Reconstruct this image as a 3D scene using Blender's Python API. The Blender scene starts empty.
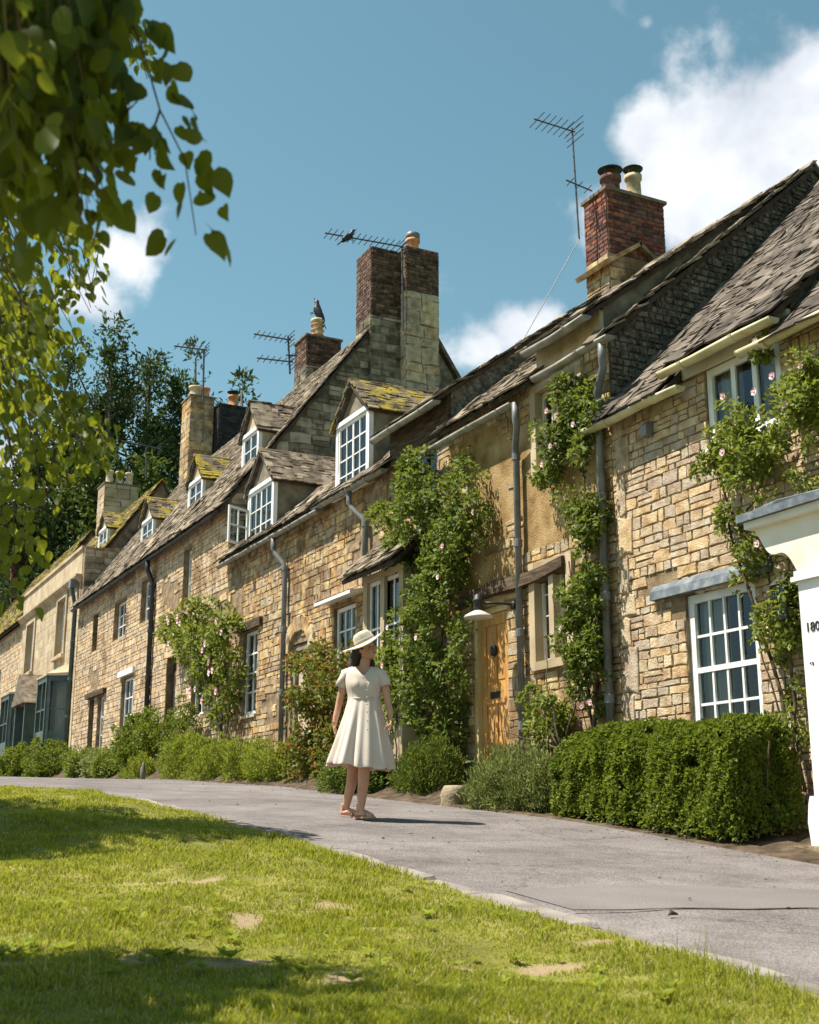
import bpy, bmesh, math, random
import numpy as np
from mathutils import Vector, Matrix
from math import sin, cos, tan, pi, radians, sqrt, atan2

SC = bpy.context.scene
COL = SC.collection
# ------------------------------------------------------------------ camera
# world: +Y runs up the hill along the terrace, +X points from the lawn to the houses
F_PX, HORIZON, CX, CY = 1250.0, 830.0, 409.5, 512.0
PITCH = math.atan((HORIZON - CY) / F_PX)
YAW = radians(27.08)
cam_d = bpy.data.cameras.new('camera')
cam = bpy.data.objects.new('camera', cam_d); COL.objects.link(cam)
cam.location = (0, 0, 0)
cam.rotation_euler = (pi / 2 + PITCH, 0, -YAW)
cam_d.sensor_fit = 'VERTICAL'; cam_d.sensor_height = 36.0
cam_d.lens = F_PX * 36.0 / 1024.0
cam_d.clip_start = 0.05; cam_d.clip_end = 3000
cam_d.dof.use_dof = True; cam_d.dof.focus_distance = 13.0; cam_d.dof.aperture_fstop = 6.0
SC.camera = cam
FW = np.array([sin(YAW) * cos(PITCH), cos(YAW) * cos(PITCH), sin(PITCH)])
RT = np.array([cos(YAW), -sin(YAW), 0.0]); UP = np.cross(RT, FW)
def ray(x, y): return FW + RT * (x - CX) / F_PX - UP * (y - CY) / F_PX
def onX(x, y, X): d = ray(x, y); return d * X / d[0]
def onY(x, y, Y): d = ray(x, y); return d * Y / d[1]
def proj(P):
    P = np.asarray(P, float); z = P @ FW
    return CX + F_PX * (P @ RT) / z, CY - F_PX * (P @ UP) / z, z

# ------------------------------------------------------------------ sun, sky, exposure
SUN_EL = radians(61.5)
SUN_AZ = np.array([-0.90, 0.43]); SUN_AZ /= np.linalg.norm(SUN_AZ)
SUN = Vector((SUN_AZ[0] * cos(SUN_EL), SUN_AZ[1] * cos(SUN_EL), sin(SUN_EL)))
sd = bpy.data.lights.new('sun', 'SUN'); sd.energy = 5.0; sd.angle = radians(0.53); sd.color = (1.0, 0.93, 0.82)
so = bpy.data.objects.new('sun', sd); COL.objects.link(so)
so.rotation_euler = SUN.to_track_quat('Z', 'Y').to_euler(); so.location = (-20, 12, 40)
SC.view_settings.view_transform = 'Standard'; SC.view_settings.look = 'None'
SC.view_settings.gamma = 1.0; SC.view_settings.exposure = 1.0; SC.view_settings.use_curve_mapping = False

def build_world():
    w = bpy.data.worlds.new('World'); SC.world = w; w.use_nodes = True
    nt = w.node_tree; N = nt.nodes; L = nt.links; N.clear()
    out = N.new('ShaderNodeOutputWorld'); bg = N.new('ShaderNodeBackground'); bg.inputs['Strength'].default_value = 0.075
    sky = N.new('ShaderNodeTexSky'); sky.sky_type = 'NISHITA'; sky.sun_disc = False
    sky.sun_elevation = SUN_EL; sky.sun_rotation = atan2(SUN_AZ[0], SUN_AZ[1])
    sky.air_density = 1.0; sky.dust_density = 0.6; sky.ozone_density = 1.0
    hs = N.new('ShaderNodeHueSaturation'); hs.inputs['Hue'].default_value = 0.457; hs.inputs['Saturation'].default_value = 1.0
    hs.inputs['Value'].default_value = 0.93
    L.new(sky.outputs[0], hs.inputs['Color'])
    tc = N.new('ShaderNodeTexCoord')
    nrm = N.new('ShaderNodeVectorMath'); nrm.operation = 'NORMALIZE'; L.new(tc.outputs['Generated'], nrm.inputs[0])
    no = N.new('ShaderNodeTexNoise'); no.inputs['Scale'].default_value = 7.5; no.inputs['Detail'].default_value = 9; no.inputs['Roughness'].default_value = 0.56
    L.new(nrm.outputs[0], no.inputs['Vector'])
    big = N.new('ShaderNodeTexNoise'); big.inputs['Scale'].default_value = 2.2; big.inputs['Detail'].default_value = 2
    mp = N.new('ShaderNodeMapping'); mp.inputs['Location'].default_value = (4.3, 1.7, 8.1); L.new(nrm.outputs[0], mp.inputs[0]); L.new(mp.outputs[0], big.inputs['Vector'])
    def math_(op, a, b=None, c=None, clamp=False):
        m = N.new('ShaderNodeMath'); m.operation = op; m.use_clamp = clamp
        for i, v in enumerate((a, b, c)):
            if v is None: continue
            if isinstance(v, (int, float)): m.inputs[i].default_value = v
            else: L.new(v, m.inputs[i])
        return m.outputs[0]
    # cumulus banks where they stand in the sky (direction, angular radius in radians, weight)
    banks = [((690, 195), .070, 1.0), ((760, 185), .070, 1.0), ((820, 130), .050, 1.0), ((630, 225), .045, .95), ((640, 135), .034, .9), ((690, 140), .034, .8), ((670, 290), .05, .8), ((890, 150), .07, 1.0), ((760, 250), .06, .9),
             ((548, 322), .028, .70), ((520, 332), .026, .66), ((492, 345), .018, .5), ((150, 232), .03, .42), ((120, 255), .035, .46), ((85, 285), .03, .42), ((170, 250), .02, .3),
             ((645, 22), .008, .2), ((20, 480), .07, .85), ((-80, 420), .09, .8), ((1150, 210), .1, .8), ((-420, 200), .12, .8)]
    acc = None
    for (px, py), rad, wt in banks:
        d = ray(px, py); d = d / np.linalg.norm(d)
        vm = N.new('ShaderNodeVectorMath'); vm.operation = 'DISTANCE'; L.new(nrm.outputs[0], vm.inputs[0]); vm.inputs[1].default_value = tuple(d)
        q = math_('DIVIDE', vm.outputs['Value'], rad); q = math_('MULTIPLY', q, q); q = math_('MULTIPLY', q, -1.0); q = math_('EXPONENT', q)
        q = math_('MULTIPLY', q, wt)
        acc = q if acc is None else math_('MAXIMUM', acc, q)
    far = math_('MULTIPLY', math_('SUBTRACT', big.outputs['Fac'], 0.60), 1.5, clamp=True)
    acc = math_('MAXIMUM', acc, far)
    dens = math_('ADD', math_('MULTIPLY', acc, 0.75), math_('MULTIPLY', math_('SUBTRACT', no.outputs['Fac'], 0.5), 1.9))
    mr = N.new('ShaderNodeMapRange'); mr.interpolation_type = 'SMOOTHSTEP'; L.new(dens, mr.inputs['Value'])
    mr.inputs['From Min'].default_value = 0.24; mr.inputs['From Max'].default_value = 0.55
    fac = math_('MULTIPLY', mr.outputs[0], 0.93)
    # thicker cloud is greyer at its belly
    n2 = N.new('ShaderNodeTexNoise'); n2.inputs['Scale'].default_value = 11; n2.inputs['Detail'].default_value = 5; L.new(mp.outputs[0], n2.inputs['Vector'])
    cr = N.new('ShaderNodeValToRGB'); cr.color_ramp.elements[0].position = .36; cr.color_ramp.elements[0].color = (4.5, 4.9, 5.5, 1)
    cr.color_ramp.elements[1].position = .62; cr.color_ramp.elements[1].color = (7.6, 7.7, 7.9, 1); L.new(n2.outputs['Fac'], cr.inputs[0])
    mx = N.new('ShaderNodeMix'); mx.data_type = 'RGBA'; L.new(fac, mx.inputs['Factor']); L.new(hs.outputs[0], mx.inputs['A']); L.new(cr.outputs[0], mx.inputs['B'])
    L.new(mx.outputs['Result'], bg.inputs['Color']); L.new(bg.outputs[0], out.inputs['Surface'])
build_world()

random.seed(5); RNG = np.random.default_rng(11)
R = random.uniform
# ------------------------------------------------------------------ materials
def mat(name, cols, scale=8.0, bump=0.3, bscale=40.0, rough=0.85, rnd=0.35, detail=6, spec=0.25, moss=None, moss_lo=.55, moss_scale=3.0, stretch=None, metallic=0.0, huevar=0.0, stain=None, coat=0.0, bdist=.02):
    """noise-ramped dielectric; rnd = brightness spread from piece to piece"""
    m = bpy.data.materials.new(name); m.use_nodes = True
    nt = m.node_tree; N = nt.nodes; L = nt.links; b = N['Principled BSDF']
    b.inputs['Roughness'].default_value = rough; b.inputs['Specular IOR Level'].default_value = spec; b.inputs['Metallic'].default_value = metallic
    if coat: b.inputs['Coat Weight'].default_value = coat
    geo = N.new('ShaderNodeNewGeometry'); vec = geo.outputs['Position']
    if stretch:
        mp = N.new('ShaderNodeMapping'); mp.inputs['Scale'].default_value = stretch; L.new(vec, mp.inputs[0]); vec = mp.outputs[0]
    no = N.new('ShaderNodeTexNoise'); no.inputs['Scale'].default_value = scale; no.inputs['Detail'].default_value = detail; L.new(vec, no.inputs['Vector'])
    cr = N.new('ShaderNodeValToRGB'); el = cr.color_ramp.elements
    ps = np.linspace(.32, .68, len(cols))
    for i, c in enumerate(cols):
        e = el[i] if i < 2 else el.new(ps[i])
        e.position = ps[i]; e.color = (*c, 1)
    # shuffle the lookup per piece
    oi = N.new('ShaderNodeObjectInfo'); ad = N.new('ShaderNodeMath'); ad.operation = 'ADD'; L.new(oi.outputs['Random'], ad.inputs[0]); L.new(geo.outputs['Random Per Island'], ad.inputs[1])
    fr = N.new('ShaderNodeMath'); fr.operation = 'FRACT'; L.new(ad.outputs[0], fr.inputs[0])
    sh = N.new('ShaderNodeMath'); sh.operation = 'MULTIPLY_ADD'; L.new(fr.outputs[0], sh.inputs[0]); sh.inputs[1].default_value = rnd * .55; sh.inputs[2].default_value = -rnd * .275
    a2 = N.new('ShaderNodeMath'); a2.operation = 'ADD'; L.new(no.outputs['Fac'], a2.inputs[0]); L.new(sh.outputs[0], a2.inputs[1])
    L.new(a2.outputs[0], cr.inputs[0]); colr = cr.outputs[0]
    if rnd or huevar:
        hv = N.new('ShaderNodeHueSaturation'); L.new(colr, hv.inputs['Color'])
        f2 = N.new('ShaderNodeMath'); f2.operation = 'MULTIPLY'; f2.inputs[1].default_value = 7.13; L.new(fr.outputs[0], f2.inputs[0])
        f3 = N.new('ShaderNodeMath'); f3.operation = 'FRACT'; L.new(f2.outputs[0], f3.inputs[0])
        mr = N.new('ShaderNodeMapRange'); L.new(f3.outputs[0], mr.inputs['Value']); mr.inputs['To Min'].default_value = 1 - rnd * .8; mr.inputs['To Max'].default_value = 1 + rnd * .6
        L.new(mr.outputs[0], hv.inputs['Value'])
        if huevar:
            m2 = N.new('ShaderNodeMapRange'); L.new(fr.outputs[0], m2.inputs['Value']); m2.inputs['To Min'].default_value = .5 - huevar; m2.inputs['To Max'].default_value = .5 + huevar
            L.new(m2.outputs[0], hv.inputs['Hue'])
            m3 = N.new('ShaderNodeMapRange'); L.new(f3.outputs[0], m3.inputs['Value']); m3.inputs['To Min'].default_value = .74; m3.inputs['To Max'].default_value = 1.1; L.new(m3.outputs[0], hv.inputs['Saturation'])
        colr = hv.outputs[0]
    for k, layer in enumerate([x for x in (moss, stain) if x]):
        mn = N.new('ShaderNodeTexNoise'); mn.inputs['Scale'].default_value = moss_scale * (1 + .7 * k); mn.inputs['Detail'].default_value = 8; mn.inputs['Roughness'].default_value = .65
        mpp = N.new('ShaderNodeMapping'); mpp.inputs['Location'].default_value = (3.1 + 5 * k, 7.7, 1.3); L.new(geo.outputs['Position'], mpp.inputs[0]); L.new(mpp.outputs[0], mn.inputs['Vector'])
        mr = N.new('ShaderNodeMapRange'); L.new(mn.outputs['Fac'], mr.inputs['Value']); mr.inputs['From Min'].default_value = moss_lo; mr.inputs['From Max'].default_value = moss_lo + .1
        mx = N.new('ShaderNodeMix'); mx.data_type = 'RGBA'; L.new(mr.outputs[0], mx.inputs['Factor']); L.new(colr, mx.inputs['A']); mx.inputs['B'].default_value = (*layer, 1); colr = mx.outputs['Result']
    L.new(colr, b.inputs['Base Color'])
    if bump:
        bn = N.new('ShaderNodeTexNoise'); bn.inputs['Scale'].default_value = bscale; bn.inputs['Detail'].default_value = 7; bn.inputs['Roughness'].default_value = .6; L.new(vec, bn.inputs['Vector'])
        bp = N.new('ShaderNodeBump'); bp.inputs['Strength'].default_value = bump; bp.inputs['Distance'].default_value = bdist; L.new(bn.outputs['Fac'], bp.inputs['Height']); L.new(bp.outputs[0], b.inputs['Normal'])
    return m

def leaf_mat(name, dark, light, trans, tfac=0.35, rough=0.5, extra=None):
    m = bpy.data.materials.new(name); m.use_nodes = True
    nt = m.node_tree; N = nt.nodes; L = nt.links; b = N['Principled BSDF']; out = N['Material Output']
    b.inputs['Roughness'].default_value = rough + .1; b.inputs['Specular IOR Level'].default_value = .18
    at = N.new('ShaderNodeAttribute'); at.attribute_name = 'tint'
    oi = N.new('ShaderNodeObjectInfo'); ad = N.new('ShaderNodeMath'); ad.operation = 'ADD'; L.new(at.outputs['Fac'], ad.inputs[0]); L.new(oi.outputs['Random'], ad.inputs[1])
    fr = N.new('ShaderNodeMath'); fr.operation = 'FRACT'; L.new(ad.outputs[0], fr.inputs[0])
    cr = N.new('ShaderNodeValToRGB'); el = cr.color_ramp.elements
    el[0].position = 0.0; el[0].color = (*dark, 1); el[1].position = .85; el[1].color = (*light, 1)
    if extra:
        e = el.new(.90); e.color = (*extra, 1); el.new(.87).color = (*light, 1)
    L.new(fr.outputs[0], cr.inputs[0]); L.new(cr.outputs[0], b.inputs['Base Color'])
    tr = N.new('ShaderNodeBsdfTranslucent'); tm = N.new('ShaderNodeMix'); tm.data_type = 'RGBA'; tm.blend_type = 'MIX'; tm.inputs['Factor'].default_value = .7
    L.new(cr.outputs[0], tm.inputs['A']); tm.inputs['B'].default_value = (*trans, 1); L.new(tm.outputs['Result'], tr.inputs['Color'])
    mx = N.new('ShaderNodeMixShader'); mx.inputs[0].default_value = tfac; L.new(b.outputs[0], mx.inputs[1]); L.new(tr.outputs[0], mx.inputs[2]); L.new(mx.outputs[0], out.inputs['Surface'])
    return m

def glass_mat():
    m = bpy.data.materials.new('window_glass'); m.use_nodes = True
    nt = m.node_tree; N = nt.nodes; L = nt.links; out = N['Material Output']; N.remove(N['Principled BSDF'])
    g = N.new('ShaderNodeBsdfGlossy'); g.inputs['Roughness'].default_value = .02; g.inputs['Color'].default_value = (.9, .95, 1, 1)
    t = N.new('ShaderNodeBsdfTransparent'); t.inputs['Color'].default_value = (.72, .78, .76, 1)
    lw = N.new('ShaderNodeFresnel'); lw.inputs['IOR'].default_value = 1.55
    no = N.new('ShaderNodeTexNoise'); no.inputs['Scale'].default_value = 3.0
    bp = N.new('ShaderNodeBump'); bp.inputs['Strength'].default_value = .12; bp.inputs['Distance'].default_value = .02; L.new(no.outputs['Fac'], bp.inputs['Height']); L.new(bp.outputs[0], g.inputs['Normal'])
    mx = N.new('ShaderNodeMixShader'); L.new(lw.outputs[0], mx.inputs[0]); L.new(t.outputs[0], mx.inputs[1]); L.new(g.outputs[0], mx.inputs[2]); L.new(mx.outputs[0], out.inputs['Surface'])
    return m

M = {}
M['stone'] = mat('honey_limestone', [(.33, .215, .115), (.45, .32, .185), (.53, .405, .255), (.60, .49, .345)], 7, .9, 45, .94, .20, huevar=.005, stain=(.30, .205, .115), moss_lo=.62, moss_scale=2.0)
M['stone_b'] = mat('golden_limestone', [(.24, .142, .06), (.37, .24, .11), (.47, .335, .17), (.55, .435, .27)], 6, .9, 45, .94, .30, huevar=.006, stain=(.19, .115, .055), moss_lo=.54, moss_scale=1.2)
M['stone_h'] = mat('pale_limestone', [(.32, .21, .11), (.43, .30, .17), (.52, .39, .235), (.58, .465, .315)], 5, .7, 40, .94, .24, huevar=.006, stain=(.23, .145, .07), moss_lo=.55, moss_scale=1.0)
M['stone_grey'] = mat('grey_rubble', [(.10, .085, .06), (.19, .16, .11), (.28, .24, .17), (.35, .31, .23)], 5, .7, 50, .95, .5)
M['mortar'] = mat('lime_mortar', [(.15, .10, .056), (.25, .178, .105), (.36, .27, .17)], 6, .9, 60, .95, 0)
M['mortar_b'] = mat('ochre_render', [(.18, .11, .04), (.33, .215, .09), (.44, .32, .165)], 3, .9, 45, .95, 0)
M['render_pale'] = mat('pale_lime_render', [(.33, .25, .15), (.46, .37, .25), (.56, .47, .34)], 3.5, .7, 40, .95, 0)
M['ashlar'] = mat('smooth_ashlar', [(.33, .25, .15), (.43, .34, .22), (.50, .41, .28)], 2, .15, 40, .9, .16)
M['gable_dark'] = mat('dark_mossy_render', [(.065, .057, .045), (.12, .107, .084), (.19, .168, .13), (.28, .25, .20)], 16, 1.0, 28, .97, .3, moss=(.13, .12, .05), moss_lo=.58, moss_scale=9, bdist=.05)
M['render_grey'] = mat('weathered_grey_render', [(.12, .10, .07), (.20, .17, .12), (.28, .245, .18)], 4, .6, 40, .95, 0)
M['tile'] = mat('stone_roof_tile', [(.075, .056, .038), (.14, .108, .075), (.215, .172, .122), (.30, .25, .185)], 5, .6, 45, .93, .42, moss=(.22, .185, .055), moss_lo=.64, moss_scale=5)
M['tile_dark'] = mat('dark_slate_tile', [(.05, .040, .032), (.088, .070, .055), (.13, .106, .083), (.19, .158, .124)], 3, .5, 45, .9, .34, moss=(.11, .095, .035), moss_lo=.62, moss_scale=5)
M['tile_moss'] = mat('mossy_roof_tile', [(.06, .048, .03), (.12, .095, .062), (.19, .155, .105)], 7, .6, 45, .95, .55, moss=(.30, .23, .022), moss_lo=.47, moss_scale=3.2)
M['deck'] = mat('roof_underlay', [(.04, .033, .026), (.08, .066, .05)], 8, .5, 40, .95, 0)
M['brick_red'] = mat('red_brick', [(.085, .036, .026), (.175, .062, .042), (.26, .10, .068)], 14, .5, 60, .9, .5, huevar=.01, stain=(.06, .042, .035), moss_lo=.57)
M['brick_old'] = mat('sooty_brick', [(.055, .034, .024), (.125, .072, .05), (.21, .13, .09)], 9, .6, 60, .92, .5, moss=(.035, .028, .024), moss_lo=.55, moss_scale=2.2)
M['brick_mortar'] = mat('brick_mortar', [(.13, .10, .075), (.23, .19, .145)], 10, .6, 60, .95, 0)
M['slate_black'] = mat('black_slate', [(.014, .014, .015), (.028, .027, .027), (.045, .043, .04)], 8, .4, 40, .7, .4)
M['cream_gutter'] = mat('cream_gutter_paint', [(.40, .35, .19), (.50, .44, .25), (.56, .50, .31)], 5, .12, 30, .5, 0, spec=.4, stain=(.22, .19, .09), moss_lo=.62)
M['grey_gutter'] = mat('grey_iron_gutter', [(.15, .14, .11), (.23, .215, .175), (.31, .29, .235)], 6, .2, 40, .55, 0, spec=.4)
M['grey_pipe'] = mat('grey_painted_pipe', [(.10, .105, .105), (.145, .15, .15), (.19, .19, .185)], 5, .1, 30, .5, 0, spec=.4)
M['black_iron'] = mat('black_iron', [(.012, .012, .013), (.03, .029, .028)], 10, .2, 60, .5, 0, spec=.45)
M['white_paint'] = mat('white_paint', [(.60, .60, .58), (.73, .73, .71), (.79, .79, .77)], 3, .06, 60, .45, 0, spec=.4, stain=(.55, .53, .48), moss_lo=.67)
M['cream_paint'] = mat('cream_paint', [(.60, .55, .44), (.70, .655, .55), (.76, .72, .62)], 3, .06, 40, .5, 0, spec=.35, stain=(.52, .47, .37), moss_lo=.66)
M['lead'] = mat('grey_blue_lead', [(.075, .09, .105), (.12, .14, .16), (.22, .24, .25)], 7, .25, 40, .6, 0)
M['oak'] = mat('weathered_oak', [(.035, .022, .012), (.075, .05, .028), (.14, .10, .062)], 5, .7, 25, .9, .2, stretch=(3, .7, 6))
M['door_wood'] = mat('honey_door_wood', [(.44, .20, .055), (.56, .285, .085), (.64, .36, .125)], 5, .12, 30, .42, .12, stretch=(8, 8, .8), spec=.4)
M['door_cream'] = mat('pale_door_frame', [(.50, .38, .17), (.60, .47, .24)], 4, .1, 40, .5, 0, stretch=(6, 6, 1))
M['door_dark'] = mat('dark_old_door', [(.02, .015, .01), (.05, .036, .024)], 6, .3, 30, .7, .1, stretch=(8, 8, 1))
M['teal'] = mat('grey_teal_paint', [(.045, .066, .060), (.062, .09, .082), (.08, .11, .10)], 4, .06, 40, .5, 0, spec=.35)
M['curtain'] = mat('pale_curtain', [(.42, .40, .36), (.56, .54, .49)], 9, .3, 12, .9, 0, stretch=(1, 9, .4))
M['pot'] = mat('terracotta_pot', [(.40, .16, .07), (.52, .24, .11), (.58, .33, .18)], 8, .2, 40, .85, 0)
M['pot_cream'] = mat('cream_clay_pot', [(.36, .28, .16), (.50, .40, .25), (.58, .50, .34)], 8, .3, 40, .85, 0)
M['soil'] = mat('bed_soil', [(.035, .024, .014), (.075, .052, .031), (.12, .088, .055)], 6, 1.0, 30, .97, 0)
M['ground'] = mat('rough_grass_ground', [(.05, .075, .016), (.085, .12, .024), (.14, .15, .045)], .8, .5, 20, .95, 0)
M['stem'] = mat('woody_stem', [(.05, .034, .02), (.10, .072, .045), (.16, .12, .08)], 12, .6, 60, .9, .2)
M['bark'] = mat('grey_bark', [(.05, .04, .03), (.10, .085, .065), (.15, .13, .10)], 10, 1.0, 25, .95, 0, stretch=(3, 3, .7))
M['kerb'] = mat('pale_edging_stone', [(.16, .138, .12), (.22, .193, .17), (.28, .248, .218)], 5, .6, 60, .9, .25)
M['block'] = mat('weathered_block_stone', [(.15, .11, .065), (.28, .22, .14), (.36, .30, .20)], 6, .8, 40, .95, 0)
M['skin'] = mat('skin', [(.46, .24, .15), (.53, .29, .185), (.57, .33, .215)], 6, .05, 90, .5, 0, spec=.35)
M['hair'] = mat('dark_brown_hair', [(.010, .006, .004), (.028, .015, .009)], 6, .6, 30, .45, 0, stretch=(14, 14, 1), spec=.5)
def cloth_mat(m, fac):
    nt = m.node_tree; N = nt.nodes; L = nt.links; b = N['Principled BSDF']; t = N.new('ShaderNodeBsdfTranslucent'); t.inputs['Color'].default_value = (.80, .58, .42, 1)
    mx = N.new('ShaderNodeMixShader'); mx.inputs[0].default_value = fac; L.new(b.outputs[0], mx.inputs[1]); L.new(t.outputs[0], mx.inputs[2]); L.new(mx.outputs[0], N['Material Output'].inputs['Surface']); return m
M['dress'] = cloth_mat(mat('cream_linen', [(.70, .60, .51), (.765, .675, .59), (.80, .72, .645)], 4, .25, 220, .85, 0, spec=.15), .2)
M['hat'] = mat('straw_hat', [(.60, .50, .36), (.72, .63, .48), (.78, .70, .56)], 30, .5, 160, .8, 0)
M['hat_band'] = mat('hat_band', [(.42, .36, .28), (.5, .44, .35)], 20, .2, 100, .8, 0)
M['sandal'] = mat('tan_leather', [(.30, .17, .09), (.42, .26, .15)], 10, .2, 60, .6, 0)
M['lips'] = mat('lips', [(.36, .10, .085), (.42, .13, .11)], 10, 0, 60, .5, 0)
M['feather'] = mat('crow_feather', [(.006, .006, .007), (.016, .016, .02)], 20, .4, 50, .45, 0, spec=.5)
M['aerial'] = mat('aerial_metal', [(.05, .052, .055), (.11, .11, .115)], 10, .1, 40, .45, 0, metallic=.4)
M['lamp_white'] = mat('white_enamel', [(.50, .48, .43), (.60, .58, .52)], 6, .05, 40, .35, 0, spec=.5)
M['glass'] = glass_mat()
M['letter'] = mat('black_lettering', [(.01, .01, .01), (.02, .02, .02)], 5, 0, 10, .6, 0)
M['red_flower'] = mat('red_petal', [(.45, .02, .03), (.6, .04, .05)], 10, 0, 10, .7, .2)
M['pink_flower'] = mat('pink_petal', [(.62, .30, .34), (.78, .52, .55), (.82, .68, .66)], 10, 0, 10, .7, .3)
M['moss'] = mat('moss_cushion', [(.15, .125, .012), (.26, .21, .02), (.36, .29, .04)], 12, .8, 60, .97, .3)
# translucent = bright yellow-green, as sun shining through a leaf
M['lime'] = leaf_mat('lime_leaf', (.022, .046, .008), (.055, .095, .016), (.42, .44, .026), .46, .42)
M['hedge'] = leaf_mat('privet_leaf', (.028, .055, .008), (.17, .22, .03), (.33, .39, .03), .32, .42)
M['climber'] = leaf_mat('climber_leaf', (.022, .05, .010), (.15, .20, .036), (.30, .35, .042), .32, .42)
M['rose'] = leaf_mat('rose_leaf', (.04, .075, .013), (.21, .245, .045), (.36, .40, .05), .34, .45)
M['rose_red'] = leaf_mat('reddish_rose_leaf', (.05, .085, .016), (.16, .185, .03), (.30, .28, .04), .32, .45, extra=(.40, .10, .035))
M['mound'] = leaf_mat('mound_leaf', (.10, .15, .016), (.28, .32, .045), (.42, .46, .045), .36, .5)
M['lavender'] = leaf_mat('lavender_leaf', (.10, .135, .035), (.26, .29, .10), (.34, .38, .09), .32, .55)
M['conifer'] = leaf_mat('conifer_leaf', (.02, .042, .014), (.065, .10, .028), (.12, .17, .035), .22, .55)
M['far_tree'] = leaf_mat('far_leaf', (.035, .065, .014), (.085, .125, .026), (.18, .22, .03), .28, .5)
M['grass'] = leaf_mat('grass_blade', (.135, .175, .016), (.355, .36, .045), (.53, .535, .035), .42, .5, extra=(.48, .40, .19))

def lawn_mat():
    m = mat('lawn_turf', [(.11, .11, .022), (.17, .165, .032), (.24, .215, .06)], 2.2, .8, 30, .97, 0)
    nt = m.node_tree; N = nt.nodes; L = nt.links; b = N['Principled BSDF']
    src = b.inputs['Base Color'].links[0].from_socket
    at = N.new('ShaderNodeAttribute'); at.attribute_name = 'bare'
    mx = N.new('ShaderNodeMix'); mx.data_type = 'RGBA'; L.new(at.outputs['Fac'], mx.inputs['Factor']); L.new(src, mx.inputs['A']); mx.inputs['B'].default_value = (.28, .205, .12, 1)
    L.new(mx.outputs['Result'], b.inputs['Base Color']); return m
M['lawn'] = lawn_mat()

def asphalt_mat():
    m = bpy.data.materials.new('worn_asphalt'); m.use_nodes = True
    nt = m.node_tree; N = nt.nodes; L = nt.links; b = N['Principled BSDF']; b.inputs['Roughness'].default_value = .93; b.inputs['Specular IOR Level'].default_value = .2
    geo = N.new('ShaderNodeNewGeometry')
    big = N.new('ShaderNodeTexNoise'); big.inputs['Scale'].default_value = .9; big.inputs['Detail'].default_value = 7; L.new(geo.outputs['Position'], big.inputs['Vector'])
    cr = N.new('ShaderNodeValToRGB'); cr.color_ramp.elements[0].position = .3; cr.color_ramp.elements[0].color = (.138, .122, .116, 1); cr.color_ramp.elements[1].position = .7; cr.color_ramp.elements[1].color = (.210, .187, .178, 1); L.new(big.outputs['Fac'], cr.inputs[0])
    vo = N.new('ShaderNodeTexVoronoi'); vo.inputs['Scale'].default_value = 70; L.new(geo.outputs['Position'], vo.inputs['Vector'])
    sp = N.new('ShaderNodeMapRange'); L.new(vo.outputs['Color'], sp.inputs['Value']); sp.inputs['To Min'].default_value = .72; sp.inputs['To Max'].default_value = 1.25
    mu = N.new('ShaderNodeMix'); mu.data_type = 'RGBA'; mu.blend_type = 'MULTIPLY'; mu.inputs['Factor'].default_value = 1; L.new(cr.outputs[0], mu.inputs['A']); L.new(sp.outputs[0], mu.inputs['B'])
    # old stains and a faint web of hairline cracks
    st = N.new('ShaderNodeTexNoise'); st.inputs['Scale'].default_value = 2.3; st.inputs['Detail'].default_value = 9; st.inputs['Roughness'].default_value = .7; L.new(geo.outputs['Position'], st.inputs['Vector'])
    sr = N.new('ShaderNodeMapRange'); L.new(st.outputs['Fac'], sr.inputs['Value']); sr.inputs['From Min'].default_value = .36; sr.inputs['From Max'].default_value = .56; sr.inputs['To Min'].default_value = .74; sr.inputs['To Max'].default_value = 1.04
    wv = N.new('ShaderNodeTexVoronoi'); wv.feature = 'DISTANCE_TO_EDGE'; wv.inputs['Scale'].default_value = .55
    av = N.new('ShaderNodeVectorMath'); av.operation = 'MULTIPLY_ADD'; av.inputs[1].default_value = (.5, .5, .5); L.new(st.outputs['Color'], av.inputs[0]); L.new(geo.outputs['Position'], av.inputs[2]); L.new(av.outputs[0], wv.inputs['Vector'])
    wr = N.new('ShaderNodeMapRange'); L.new(wv.outputs['Distance'], wr.inputs['Value']); wr.inputs['From Max'].default_value = .006; wr.inputs['To Min'].default_value = .5
    m1 = N.new('ShaderNodeMath'); m1.operation = 'MULTIPLY'; L.new(sr.outputs[0], m1.inputs[0]); L.new(wr.outputs[0], m1.inputs[1])
    m2 = N.new('ShaderNodeMix'); m2.data_type = 'RGBA'; m2.blend_type = 'MULTIPLY'; m2.inputs['Factor'].default_value = 1; L.new(mu.outputs['Result'], m2.inputs['A']); L.new(m1.outputs[0], m2.inputs['B'])
    L.new(m2.outputs['Result'], b.inputs['Base Color'])
    bp = N.new('ShaderNodeBump'); bp.inputs['Strength'].default_value = .55; bp.inputs['Distance'].default_value = .012; L.new(vo.outputs['Distance'], bp.inputs['Height']); L.new(bp.outputs[0], b.inputs['Normal'])
    return m
M['asphalt'] = asphalt_mat()
M['patch'] = mat('newer_asphalt_patch', [(.148, .132, .126), (.195, .174, .165)], 1.5, .5, 120, .93, 0)
M['crack'] = mat('tarry_crack', [(.07, .062, .058), (.12, .107, .10)], 6, .5, 60, .9, 0)

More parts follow.
